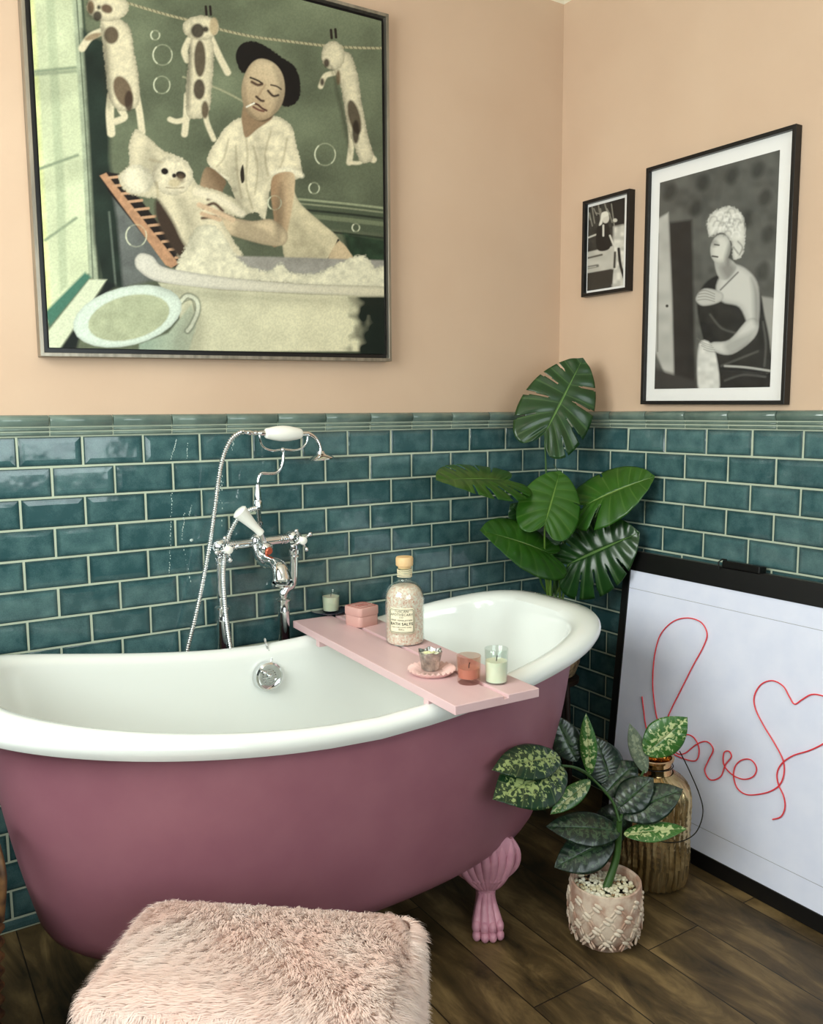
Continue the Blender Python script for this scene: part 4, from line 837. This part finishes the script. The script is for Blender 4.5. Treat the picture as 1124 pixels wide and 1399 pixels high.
def wrap_text(s, size, z, bold=0):
    c = bpy.data.curves.new('lettering', 'FONT'); c.body = s; c.size = size; c.align_x = 'CENTER'; c.align_y = 'CENTER'; c.offset = bold; c.space_character = 1.1
    o = bpy.data.objects.new('lettering', c); me = bpy.data.meshes.new_from_object(o); bpy.data.objects.remove(o)
    for v in me.vertices: v.co = Vector(lab(v.co.x/rl, z+v.co.y, .0006))
    me.materials.append(M_['ink']); o = bpy.data.objects.new('lettering', me); COL.objects.link(o); o.parent = lb
for s, sz, z, bo in (('TUSCAN', .0088, .093, 0), ('APOTHECARY', .0088, .0845, 0), ('CO', .0062, .0775, 0), ('PINK HIMALAYAN', .0064, .0700, 0), ('BATH SALTS', .0100, .0605, .0002), ('FOR A RELAXING SOAK', .0045, .0520, 0), ('SMALL', .0052, .0460, 0)): wrap_text(s, sz, z, bo)
# ribbed dish, tin candle, amber and clear candle
p = on_caddy(590, 923)+away*.02
t = thing('ribbed_dish', 'round pink ribbed ceramic dish on the caddy holding the silver candle holder', 'dish', p)
m = MB(); n = 96
ribs = lambda a, z: .0
rg = []
for r, z, amp in ((0.001, .004, 0), (.024, .004, 0), (.030, .006, .0014), (.042, .010, .0024), (.052, .0125, .0026), (.0555, .011, .002), (.054, .008, .0), (.046, .001, 0), (.03, 0, 0), (.001, 0, 0)):
    rg.append([((r)*math.cos(2*pi*j/n), r*math.sin(2*pi*j/n), z+amp*math.cos(24*2*pi*j/n)) for j in range(n)])
m.loft(rg); m.build('dish', M_['pinkdish'], t)
p2 = p+Vector((.004, .012, .0045))
t = thing('tealight_holder', 'faceted silver candle holder with a wavy rim, standing in the pink dish', 'candle holder', p2)
n = 48
def holder(k, z, q): return [((k+q*.0030*max(0, math.cos(6*a)))*math.cos(a), (k+q*.0030*max(0, math.cos(6*a)))*math.sin(a), z+q*.002*math.cos(6*a)) for a in [2*pi*j/n for j in range(n)]]
MB().loft([holder(.001, 0, 0), holder(.018, 0, 0), holder(.021, .003, .1), holder(.0225, .02, .5), holder(.0265, .040, .9), holder(.0275, .0445, 1), holder(.026, .0445, 1), holder(.021, .030, .5), holder(.018, .0295, 0)], cap0=True).build('metal_cup', M_['tin'], t, auto=28)
m = MB(); m.lathe([(0, .038), (.022, .038), (.0225, .034), (.0215, .029)], 30); m.build('wax', M_['wax'], t)
m = MB()
for a in (0, 2.1, 4.2): m.ball((.008*math.cos(a), .008*math.sin(a), .040), (.009, .004, .003), 10, 6, Rot(a+.6, 'Z'))
m.build('dried_petals', mat('pale dried petals', (214, 214, 170), .7), t)
jar('candle_jar', 'amber pink glass candle on the caddy between the ribbed dish and the clear candle', 'candle', on_caddy(641, 936)+away*.02, .0275, .062, .0022, M_['amber'], M_['amberwax'], .034, .92, foot=.013)
jar('candle_jar', 'cream candle in a tall clear glass at the near end of the caddy', 'candle', on_caddy(679, 936)+away*.02, .0265, .078, .0015, M_['glass'], M_['wax'], .050, .93)

# ------------------------------------------------------------------ leaves
def leaf(m, uvs, B, T, N, w, outline='monstera', slots=(), droop=.15, fold=.12, wave=.02, NI=170, NJ=14, twist=0):
    B, T, N = Vector(B), Vector(T), Vector(N); L = (T-B).length; ay = (T-B).normalized(); ax_ = ay.cross(N).normalized(); az = ax_.cross(ay)
    if twist: q = Matrix.Rotation(twist, 3, ay); ax_ = q @ ax_; az = q @ az
    O = {'monstera': [(0, -.01), (.16, -.13), (.45, -.22), (.78, -.14), (.97, .08), (1, .30), (.90, .53), (.68, .73), (.36, .90), (.10, .975), (0, 1)],
         'oval': [(0, 0), (.22, .02), (.5, .09), (.8, .22), (.98, .36), (1, .48), (.88, .64), (.60, .80), (.27, .92), (.08, .975), (0, 1)]}[outline]
    C = np.array(crom(O, 12)); s = np.concatenate([[0], np.cumsum(np.linalg.norm(np.diff(C, axis=0), axis=1))]); s /= s[-1]
    K = len(slots) or 6
    for side in (-1, 1):
        vs = []; uv = []; gap = set()
        for i in range(NI+1):
            t = i/NI; ox = np.interp(t, s, C[:, 0]); oy = np.interp(t, s, C[:, 1]); mo = t**1.35
            for j in range(NJ+1):
                q = j/NJ; x = ox*q; y = mo+(oy-mo)*(q**1.15)
                h = -fold*w*(-(x**1.0)*.9+x*x*1.5)-droop*L*y*abs(y)+wave*w*math.cos(2*pi*9*t)*q*(1.15-q)*2
                vs.append(B+ax_*(side*x*w)+ay*(y*L)+az*h); uv.append((t, q))
        fs = []
        for i in range(NI):
            t = (i+.5)/NI
            for j in range(NJ):
                q = (j+.5)/NJ; cut = False
                for (sd_, tk, q0) in slots:
                    if sd_ in (side, 0) and q > q0 and abs(t-tk) < .0045+.011*(q-q0): cut = True
                if not cut:
                    a = i*(NJ+1)+j; fs.append((a, a+1, a+NJ+2, a+NJ+1))
        m.add(vs, fs); uvs += uv
def leaf_obj(name, material, parent, origin, rootw=None, **k):
    m = MB(); uvs = []; leaf(m, uvs, **k)
    vs = np.array(m.v)-np.array(origin); me = bpy.data.meshes.new(name); me.from_pydata(vs.tolist(), [], m.f); me.materials.append(material)
    uvl = me.uv_layers.new(name='UVMap'); li = np.zeros(len(me.loops), int); me.loops.foreach_get('vertex_index', li); uvl.data.foreach_set('uv', np.array(uvs)[li].ravel())
    me.polygons.foreach_set('use_smooth', [True]*len(me.polygons))
    o = bpy.data.objects.new(name, me); COL.objects.link(o); o.parent = parent
    q = o.modifiers.new('solid', 'SOLIDIFY'); q.thickness = .0007
    return o
toCam = lambda P: (Vector(CAM)-Vector(P)).normalized()
SLOTS = [(0, .36, .45), (0, .47, .40), (0, .58, .42), (0, .69, .5)]
# monstera in a planter on a stand, in the corner behind the bath
MP = Vector((-.172, -.175, 0))
mon = thing('monstera_plant', 'tall leafy monstera plant with split leaves in the corner behind the bathtub', 'plant', MP)
pzb = aty(770, 924, -.2).z; 
m = MB(); m.lathe([(0, pzb), (.055, pzb), (.075, pzb+.012), (.092, pzb+.06), (.10, pzb+.14), (.102, pzb+.2), (.098, pzb+.202), (.094, pzb+.18), (0, pzb+.18)], 40, MP, wob=lambda a, z: .012*math.cos(20*a)*math.cos(z*260)); m.build('planter', M_['planter'], mon, origin=MP)
MB().lathe([(0, pzb+.184), (.094, pzb+.181)], 30, MP).build('soil', M_['soil'], mon, origin=MP)
m = MB(); m.lathe([(.055, pzb-.014), (.09, pzb-.014), (.09, pzb-.001), (.055, pzb-.001), (.055, pzb-.014)], 32, MP)
m.build('stand_ring', M_['standwood'], mon, origin=MP)
for k in range(3):
    a = k*2*pi/3+.4; d = Vector((math.cos(a), math.sin(a), 0)); MB().tube([MP+d*.082+Vector((0, 0, pzb-.004)), MP+d*.115], [.011, .008], 12).build('stand_leg', M_['standwood'], mon, origin=MP)
def mleaf(bx, by, tx, ty, Bd, Td, w, n, material='monstera', slots=SLOTS, **k):
    Bp = Bd(bx, by); Tp = Td(tx, ty); N = Vector(n) if n is not None else toCam(Bp)
    leaf_obj('leaf', M_[material], mon, MP, B=Bp, T=Tp, N=N, w=w, slots=slots, **k); return Bp
Y = lambda v: (lambda x, y: aty(x, y, v))
X = lambda v: (lambda x, y: atx(x, y, v))
s0 = MP+Vector((0, 0, pzb+.18)); bases = []
bases.append(mleaf(744, 592, 797, 488, Y(-.22), Y(-.24), .118, (-.6, -.75, .1), slots=[(-1, .40, .50), (-1, .53, .38), (-1, .66, .35), (-1, .78, .5), (1, .44, .34), (1, .58, .28), (1, .72, .34), (1, .33, .6)], droop=.03, fold=.14))
bases.append(mleaf(692, 656, 600, 648, Y(-.20), Y(-.30), .10, (-.25, -.55, .8), 'monstera_l', droop=.06, fold=.2))
bases.append(mleaf(744, 716, 766, 640, Y(-.30), Y(-.26), .098, (-.6, -.75, .25), 'monstera_l', slots=[(1, .6, .75)], droop=.10, fold=.22))
bases.append(mleaf(800, 690, 888, 645, X(-.15), X(-.07), .105, (-.62, -.35, .62), 'monstera_l', slots=[(1, .38, .25), (1, .40, .25), (-1, .5, .75)], droop=.12, fold=.2))
bases.append(mleaf(776, 771, 868, 727, X(-.17), X(-.09), .135, (-.66, -.62, .35), droop=.12, fold=.2))
bases.append(mleaf(752, 757, 668, 718, Y(-.26), Y(-.34), .095, (-.4, -.72, .6), 'monstera_l', slots=[(1, .5, .7)], droop=.10, fold=.3))
bases.append(mleaf(782, 678, 760, 632, Y(-.18), Y(-.15), .06, (.6, -.5, .2), slots=(), droop=.1))
bases.append(mleaf(796, 700, 822, 742, X(-.12), X(-.06), .07, (-.6, -.6, .4), 'monstera_l', slots=(), droop=.1))
bases.append(mleaf(780, 700, 808, 728, Y(-.22), X(-.09), .05, (-.2, -.5, .7), slots=(), droop=.2))
bases.append(mleaf(745, 742, 700, 690, Y(-.22), Y(-.20), .075, (-.5, -.6, .3), slots=(), droop=.1))
mids = [(748, 690, -.22), (735, 720, -.19), (744, 770, -.24), (770, 745, -.20), (765, 800, -.20), (752, 790, -.22), (765, 740, -.18), (780, 760, -.18), (765, 760, -.2), (738, 790, -.2)]
for k, (Bp, (mx_, my_, yy)) in enumerate(zip(bases, mids)):
    a = k*.7; st = s0+Vector((.022*math.cos(a), .022*math.sin(a), -.01)); md = aty(mx_, my_, yy)
    pts = crom([st, st*.55+md*.45+Vector((0, 0, .02)), md, Bp], 8); MB().tube(pts, [.0050-.0024*i/len(pts) for i in range(len(pts))], 8).build('stem', M_['stemgreen'] if k % 3 else M_['stemdark'], mon, origin=MP)

# variegated plant in a clay pot
pf = atz(835, 1306, 0); PC = Vector((pf.x, pf.y, 0))+away*.078; PR_ = .092; PH = .152
pl = thing('potted_plant', 'variegated leafy plant in an embossed clay pot standing on the floor by the bathtub', 'plant', PC)
m = MB(); m.lathe([(0, 0), (.066, 0), (.070, .004), (.072, .016), (.078, .022), (.088, .045), (.092, .075), (.091, .11), (.088, .146), (.087, .152), (.083, .1535), (.079, .150), (.078, .12), (0, .12)], 64, PC, wob=lambda a, z: .006*math.sin(3*a+z*20)+.004*math.sin(7*a))
pot = m.build('pot', M_['pot'], pl, origin=PC)
m = MB()
for r in range(4):
    for c in range(11):
        a = 2*pi*(c+.5*(r % 2))/11; z = .038+.029*r; rr = np.interp(z, [.02, .045, .075, .11, .15], [.078, .088, .092, .091, .088])+.0005
        o_ = PC+Vector((rr*math.cos(a), rr*math.sin(a), z)); q = Rot(a, 'Z') @ Rot(pi/2, 'Y')
        for ax_, ay_ in ((.0121, .0145), (-.0121, .0145)):
            ang = math.atan2(ay_, ax_)
            for sg in (-1, 1): m.ball(o_+q @ Vector((ay_, ax_, -.001))+q @ Rot(pi/2-ang, 'Z') @ Vector((0, sg*.0040, 0)), (.0095, .0032, .0022), 10, 6, q @ Rot(pi/2-ang, 'Z'), 1)
        for sg in (-1, 1): m.ball(o_+q @ Rot(1.1, 'Z') @ Vector((0, sg*.0054, 0)), (.0110, .0052, .0036), 14, 8, q @ Rot(1.1, 'Z'))
m.build('embossed_flowers', [M_['petal'], M_['pot']], pot, origin=PC)
MB().lathe([(0, .122), (.079, .122)], 30, PC).build('soil', M_['soil'], pl, origin=PC)
m = MB()
for k in range(330):
    r = .074*math.sqrt(RNG.random()); a = RNG.uniform(0, 2*pi); s1 = RNG.uniform(.0035, .0062)
    m.ball(PC+Vector((r*math.cos(a), r*math.sin(a), .127+RNG.uniform(0, .006))), (s1*1.2, s1, s1*.7), 8, 6, Rot(RNG.uniform(0, 6), 'Z') @ Rot(RNG.uniform(-.5, .5), 'X'), 1 if RNG.random() < .18 else 0)
m.build('pebbles', [M_['pebble'], M_['pebble2']], pl, origin=PC)['kind'] = 'stuff'
PD = float((np.array(PC)-CAM)@CF); 
def D(v): return lambda x, y: atd(x, y, PD+v)
tp = lambda x, y, d: atd(x, y, PD+d)
top = PC+Vector((0, 0, .12)); j1 = tp(846, 1122, -.01)
MB().tube(crom([top, tp(842, 1170, 0), j1], 8), [.011-.004*i/16 for i in range(17)], 14).build('trunk', M_['stemdark'], pl, origin=PC)
br = [(j1, tp(838, 1098, .0), tp(825, 1080, .0), tp(808, 1063, 0)), (j1, tp(856, 1098, .02), tp(868, 1075, .03), tp(880, 1052, .03)), (tp(808, 1063, 0), tp(797, 1054, -.03), tp(783, 1048, -.08), tp(767, 1046, -.12))]
for b_ in br: MB().tube(crom(b_, 6), [.0042-.0014*i/18 for i in range(19)], 10).build('branch', M_['stemdark'], pl, origin=PC)
for (bx, by, db, tx, ty, dt, w, n, mt, kw) in (
    (764, 1034, -.12, 686, 1040, -.26, .046, (-.2, -.6, .7), 'dieff', dict(droop=.18)),
    (770, 1049, -.12, 686, 1080, -.29, .068, (-.45, -.6, .6), 'dieff', dict(droop=.16)),
    (787, 1040, .03, 757, 977, .05, .040, (-.5, -.7, .2), 'dieff_d', dict(droop=.02)),
    (806, 1058, 0, 799, 976, 0, .022, (-.7, -.5, -.1), 'dieff_b', dict(droop=.08, fold=.5)),
    (835, 1072, .05, 815, 1008, .08, .052, (-.4, -.8, .2), 'dieff_d', dict(droop=.02)),
    (806, 1066, -.01, 752, 1112, -.05, .024, (-.5, -.6, .5), 'dieff_b', dict(droop=.05)),
    (847, 1136, -.01, 752, 1123, -.05, .045, (-.3, -.6, .75), 'dieff_d', dict(droop=.16)),
    (838, 1146, 0, 757, 1184, -.03, .050, (-.5, -.55, .6), 'dieff_d', dict(droop=.05)),
    (843, 1106, 0, 892, 1062, 0, .042, (-.6, -.5, .5), 'dieff_d', dict(droop=.1)),
    (848, 1114, .0, 932, 1076, -.02, .048, (-.2, -.6, .7), 'dieff_d', dict(droop=.1)),
    (852, 1140, -.02, 937, 1127, -.05, .030, (-.2, -.35, .9), 'dieff_b', dict(droop=.1)),
    (881, 1030, .02, 939, 981, -.01, .046, (-.6, -.7, .3), 'dieff_b', dict(droop=.08)),
    (882, 1056, .03, 860, 989, .03, .022, (-.6, -.7, .0), 'dieff_g', dict(droop=.04, fold=.4)),
    (862, 1100, .04, 800, 1160, .05, .045, (-.3, -.6, .6), 'dieff_d', dict(droop=.1)),
    (826, 1085, .04, 870, 1040, .06, .045, (-.4, -.6, .5), 'dieff_d', dict(droop=.1))):
    leaf_obj('leaf', M_[mt], pl, PC, B=tp(bx, by, db), T=tp(tx, ty, dt), N=n, w=w, outline='oval', NI=60, NJ=10, wave=.02, fold=kw.get('fold', .22), droop=kw['droop'])
    
# ------------------------------------------------------------------ gold jug
jf = atz(900, 1219, 0); JC = Vector((jf.x, jf.y, 0))+away*.075
jg = thing('glass_jug', 'tall ribbed gold glass jug with wire handle, in front of the white board', 'jug', JC)
k_ = float((np.array(JC)-CAM)@CF)/F; jr = 48*k_
jh = aty(905, 1030, JC.y).z
n = 120; rg = []
for r, z in [(0.001, .0), (.8, 0), (.93, .008), (.97, .03), (1, .07), (1, jh-.125), (.985, jh-.1), (.93, jh-.078), (.80, jh-.058), (.62, jh-.046), (.52, jh-.040)]:
    rr = r*jr; rg.append([(rr*(1+((.04 if r > .9 else .012)*1)*(math.cos(34*2*pi*j/n+1.2*math.sin(z*60)) if r > .3 else 0))*math.cos(2*pi*j/n), rr*(1+((.04 if r > .9 else .012)*1)*(math.cos(34*2*pi*j/n+1.2*math.sin(z*60)) if r > .3 else 0))*math.sin(2*pi*j/n), z) for j in range(n)])
R2 = []
for a, b_ in zip(rg, rg[1:]):
    R2.append(a)
    if b_[0][2]-a[0][2] > .1:
        for q in np.linspace(0, 1, 30)[1:-1]:
            R2.append([tuple((a[j][i]*(1-q)+b_[j][i]*q)*(1 if i == 2 else 1+.006*math.sin(q*60+j*.8)) for i in range(3)) for j in range(n)])
R2.append(rg[-1])
MB().loft(R2).build('jug_body', M_['gold'], jg)
MB().lathe([(jr*.5, jh-.042), (jr*.47, jh-.034), (jr*.46, jh-.01), (jr*.52, jh-.006), (jr*.53, jh), (jr*.47, jh+.001), (jr*.42, jh-.008), (jr*.42, jh-.05)], 48).build('neck', M_['goldtop'], jg)
m = MB(); m.tube([(jr*.5*math.cos(t), jr*.5*math.sin(t), jh-.022) for t in np.linspace(0, 2*pi, 33)], .0016, 8, cap=False)
pd = float((np.array(JC)-CAM)@CF)
hp = [atd(x, y, pd+dd)-JC for x, y, dd in ((928, 1026, 0), (940, 1050, -.03), (955, 1085, -.07), (960, 1110, -.09), (952, 1135, -.11), (935, 1148, -.12), (912, 1151, -.13), (893, 1145, -.13), (880, 1130, -.125), (868, 1100, -.11), (862, 1065, -.07), (872, 1040, -.02), (884, 1030, 0))]
m.tube(crom(hp, 6), .0016, 8); m.build('wire_handle', M_['wire'], jg)

# ------------------------------------------------------------------ white board with red neon-flex lettering
FB = Vector((-.135, -.9, 0)); FT = Vector((-.050, -.9, .855)); up = (FT-FB).normalized(); nB = Vector((-up.z, 0, up.x))
PB = lambda x, y: atp(x, y, FB, nB)
y_l = PB(860, 760).y; top_s = (PB(1000, 776)-FB).dot(up); y_r = -1.52
bd = thing('display_board', 'black framed white board leaning on the tiles, with love written in red cord', 'board', (FB.x, 0, 0))
yl2 = PB(850, 915).y+.022
yl = max(y_l, yl2) if False else PB(866, 777).y+.030
def Bp_(y, s, o=0): return Vector((FB.x, y, 0))+up*s+nB*o
def bslab(m, y0, y1, s0, s1, o0, o1, mi=0):
    vs = [Bp_(y, s, o) for y in (y0, y1) for s in (s0, s1) for o in (o0, o1)]; m.add(vs, [(0, 1, 3, 2), (4, 6, 7, 5), (0, 4, 5, 1), (2, 3, 7, 6), (0, 2, 6, 4), (1, 5, 7, 3)], mi)
wtop = (PB(1000, 806)-FB).dot(up); wbot = .045; fwid = .028
yw = PB(855, 850).y
m = MB(); bslab(m, yw+fwid, y_r, .0, wbot, -.03, .004); bslab(m, yw+fwid, y_r, wtop, top_s, -.03, .004); bslab(m, yw+fwid, yw, wbot, wtop, -.03, .004); bslab(m, y_r+.04, y_r, wbot, wtop, -.03, .004)
m.build('frame', M_['black'], bd, origin=(FB.x, 0, 0), smooth=False, bevel=.002)
m = MB(); bslab(m, yw, y_r+.04, wbot, wtop, -.026, 0)
pn = m.build('panel', M_['panel'], bd, origin=(FB.x, 0, 0), smooth=False)
m = MB(); bslab(m, yw, y_r+.04, wtop-.058, wtop-.0568, 0, .0006); m.build('seam', M_['neon_mount'], pn, origin=(FB.x, 0, 0), smooth=False); m = MB(); bslab(m, yw, y_r+.04, wbot+.07, wbot+.0712, 0, .0006); m.build('seam', M_['neon_mount'], pn, origin=(FB.x, 0, 0), smooth=False)
g = lambda x, y: (820+x/2.592, 740+y/2.592)
w1 = [(150, 548), (155, 590), (163, 650), (178, 690), (200, 700), (215, 670), (200, 612), (190, 540), (188, 480), (195, 400), (215, 330), (258, 284), (310, 270), (358, 285), (380, 325), (368, 370), (330, 440), (290, 520), (245, 612), (225, 680), (240, 735), (290, 765), (340, 775), (352, 735), (335, 695), (305, 683), (275, 705), (270, 745), (300, 750), (345, 716), (380, 708), (402, 735), (385, 775), (372, 810), (392, 843), (428, 832), (445, 790), (466, 762), (458, 742), (440, 748), (440, 790), (470, 825), (510, 841), (545, 830), (555, 800), (535, 772), (503, 773), (480, 795), (474, 830), (487, 872), (520, 895), (570, 893), (612, 880), (641, 855), (653, 815), (648, 770), (618, 712), (580, 650), (551, 590), (548, 545), (572, 505), (612, 492), (650, 512), (672, 550), (690, 575), (715, 560), (750, 541), (790, 546), (850, 570), (872, 620), (840, 680), (790, 716), (740, 740), (685, 757), (645, 785), (628, 820), (633, 860), (651, 900), (656, 940), (642, 973), (612, 983)]
m = MB(); m.tube([PB(*g(x, y))+nB*.0035 for x, y in crom(w1, 6)], .0018, 8); m.build('red_cord', M_['neon'], bd, origin=(FB.x, 0, 0))['label'] = 'red cord lettering'
cy0 = PB(988, 775).y; cy1 = PB(1040, 785).y
m = MB(); bslab(m, cy0, cy1, top_s-.004, top_s+.018, -.022, .010); 
cl = m.build('clip', M_['wire'], bd, origin=(FB.x, 0, 0), smooth=False, bevel=.004)
MB().tube([Bp_(cy0+.006, top_s-.008, .012), Bp_(cy0+.008, top_s+.012, .013), Bp_(cy0, top_s+.021, .008), Bp_(cy0-.014, top_s+.021, .008)], .002, 8).build('loop', M_['wire'], cl, origin=(FB.x, 0, 0))

# ------------------------------------------------------------------ fluffy footstool
OZ = .485
oBL, oBR, oFL = atz(200, 1199, OZ), atz(594, 1224, OZ), atz(100, 1372, OZ)
ux = (oBR-oBL); ux.z = 0; OW = ux.length; ux.normalize(); uy = Vector((-ux.y, ux.x, 0))
OD = max(.30, abs((oFL-oBL).dot(uy))); oc_ = oBL+ux*OW/2-uy*OD/2; oc_.z = 0
ins = .028; stool = thing('footstool', 'blush pink fluffy rectangular footstool in front of the bathtub', 'footstool', oc_, math.atan2(ux.y, ux.x))
w_, d_ = OW-2*ins, OD-2*ins; ztop = OZ-.016
def rr(w, d, r, n=8):
    out = []
    for (sx, sy, a0_) in ((1, 1, 0), (-1, 1, pi/2), (-1, -1, pi), (1, -1, 3*pi/2)):
        for k in range(n+1): a = a0_+k/n*pi/2; out.append((sx*(w/2-r)+r*math.cos(a), sy*(d/2-r)+r*math.sin(a)))
    return out
rg = []
for dl_, z in ((.01, .0), (0, .01), (0, ztop-.05), (.004, ztop-.03), (.013, ztop-.013), (.028, ztop-.003), (.05, ztop), (.1, ztop+.003)): rg.append([(x, y, z) for x, y in rr(w_-2*dl_, d_-2*dl_, .028)])
MB().loft(rg, cap0=True, cap1=True).build('upholstery', M_['fur2'], stool)
R3 = np.random.default_rng(11); NF = 110000
V = []; Fc = []
_p = rr(w_, d_, .028); _p.append(_p[0]); PERX = [q[0] for q in _p]; PERY = [q[1] for q in _p]; PERL = [0]
for a, b_ in zip(_p, _p[1:]): PERL.append(PERL[-1]+math.hypot(b_[0]-a[0], b_[1]-a[1])+1e-9)
def swirl(x, y): return .9*math.sin(x*9+1.3*math.sin(y*11))+.7*math.cos(y*13+x*5)
at_ = w_*d_; ps = 2*(w_+d_)*(ztop*.62)
for k in range(NF):
    if R3.random() < at_*1.5/(at_*1.5+ps):
        x = R3.uniform(-w_/2+.004, w_/2-.004); y = R3.uniform(-d_/2+.004, d_/2-.004); ex = max(0, abs(x)-(w_/2-.045))/.045; ey = max(0, abs(y)-(d_/2-.045))/.045
        if ex*ex+ey*ey > 1: continue
        e = math.sqrt(ex*ex+ey*ey); z = ztop-.03*(e**3); P0 = Vector((x, y, z)); nn = Vector((ex*math.copysign(1, x), ey*math.copysign(1, y), 1.1)).normalized()
        sw = swirl(x, y)+R3.normal()*.12; dr = Vector((math.cos(sw*.8-1.9), math.sin(sw*.8-1.9), 0)); lie = 1.9
    else:
        u = R3.uniform(0, PERL[-1]); z = ztop-.006-(ztop*.62)*R3.random()**1.1; kx = np.interp(u, PERL, PERX); ky = np.interp(u, PERL, PERY)
        e1 = np.interp((u+.004) % PERL[-1], PERL, PERX)-kx; e2 = np.interp((u+.004) % PERL[-1], PERL, PERY)-ky
        nn = Vector((e2, -e1, 0)).normalized(); nn.z = .2; P0 = Vector((kx, ky, z))-nn*(.016*max(0, (z-(ztop-.022))/.022)**2)
        dr = Vector((R3.normal()*.3, R3.normal()*.3, -1)); lie = .95
    Ls = R3.uniform(.020, .034); wd = R3.uniform(.0006, .0011); sd_ = nn.cross(dr).normalized(); b0_ = len(V); steps = 4
    hh = (int(math.floor((P0.x+.3*P0.z)/.011))*73+int(math.floor((P0.y-.2*P0.z)/.012))*191+int(math.floor(P0.z/.02))*37) % 997; cl_ = Vector((math.sin(hh*1.7), math.sin(hh*2.9+1), math.sin(hh*4.1)*.6))*.36+Vector((R3.normal(), R3.normal(), R3.normal()))*.07; p_ = P0.copy()
    for i in range(steps+1):
        t = i/steps; ww = wd*(1-t**2*.92); V.append(tuple(p_-sd_*ww)); V.append(tuple(p_+sd_*ww))
        dvec = (nn*(1-.62*t)+(dr*lie+cl_)*(.25+t)).normalized(); p_ = p_+dvec*(Ls/steps)
    for i in range(steps): a = b0_+2*i; Fc.append((a, a+1, a+3, a+2))
me = bpy.data.meshes.new('fur_pile'); me.from_pydata(V, [], Fc); me.materials.append(M_['fur']); me.polygons.foreach_set('use_smooth', [True]*len(me.polygons))
fo = bpy.data.objects.new('fur_pile', me); COL.objects.link(fo); fo.parent = stool; fo['kind'] = 'stuff'

# ------------------------------------------------------------------ wicker basket at the left edge
bc = Vector((-2.13, -.62, 0)); bk = thing('wicker_basket', 'brown wicker basket with a looped handle at the left edge beside the tub', 'basket', bc)
ex_ = aty(9, 1260, bc.y).x; brad = .17
bc = Vector((ex_-brad-.012, bc.y, 0)); bk.location = bc
bh = aty(6, 1215, bc.y).z
m = MB()
for r in range(int(bh/.014)):
    z = .007+r*.014; rr_ = brad*(.86+.14*z/bh); m.tube([(rr_*(1+.03*(-1)**(j+r))*math.cos(2*pi*j/44), rr_*(1+.03*(-1)**(j+r))*math.sin(2*pi*j/44), z) for j in range(45)], .007, 6, cap=False)
m.lathe([(0, .004), (brad*.84, .004)], 30); m.build('woven_body', M_['wicker'], bk)
m = MB()
for q in (-.004, .004): m.tube([((brad+q)*math.cos(t), (brad+q)*math.sin(t), bh+.004*math.sin(t*20+q*300)) for t in np.linspace(0, 2*pi, 90)], .007, 8, cap=False)
m.build('rim', M_['wicker'], bk)
hx = brad-.004
tz = aty(5, 1124, bc.y-.0).z
MB().tube(crom([(hx, -.07, bh-.02), (hx+.008, -.075, bh+(tz-bh)*.5), (hx+.003, -.04, tz-.012), (hx, 0, tz), (hx+.003, .04, tz-.012), (hx+.008, .075, bh+(tz-bh)*.5), (hx, .07, bh-.02)], 8), .006, 10).build('handle', M_['wicker'], bk)

# ------------------------------------------------------------------ light
w = bpy.data.worlds.new('daylight'); S.world = w; w.use_nodes = True; bg = w.node_tree.nodes['Background']; bg.inputs[0].default_value = (.82, .9, 1, 1); bg.inputs[1].default_value = 2.0
def area(name, loc, rotn, sx, sy, power, col=(1, 1, 1)):
    l = bpy.data.lights.new(name, 'AREA'); l.shape = 'RECTANGLE'; l.size = sx; l.size_y = sy; l.energy = power; l.color = col
    o = bpy.data.objects.new(name, l); COL.objects.link(o); o.location = loc; o.rotation_euler = rotn; return o
area('window_daylight', (XL-.12, (WIN1[0]+WIN1[1])/2, (WIN1[2]+WIN1[3])/2), (0, -pi/2, 0), WIN1[3]-WIN1[2], WIN1[1]-WIN1[0], 88, (1, .98, .95))
area('window_daylight', ((WIN2[0]+WIN2[1])/2, YF-.12, (WIN2[2]+WIN2[3])/2), (pi/2, 0, 0), WIN2[1]-WIN2[0], WIN2[3]-WIN2[2], 46, (.95, .97, 1))
l = bpy.data.lights.new('warm_fill', 'POINT'); l.energy = 5; l.shadow_soft_size = .14; l.color = (1, .86, .68)  # unseen warm fill light added under the ceiling, no fitting behind it
o = bpy.data.objects.new('warm_fill', l); COL.objects.link(o); o.location = (-1.7, -1.9, 2.45)

S.view_settings.view_transform = 'Standard'; S.view_settings.look = 'None'; S.view_settings.gamma = 1; S.view_settings.use_curve_mapping = False
S.cycles.transparent_max_bounces = 24
S.view_settings.exposure = -0.1
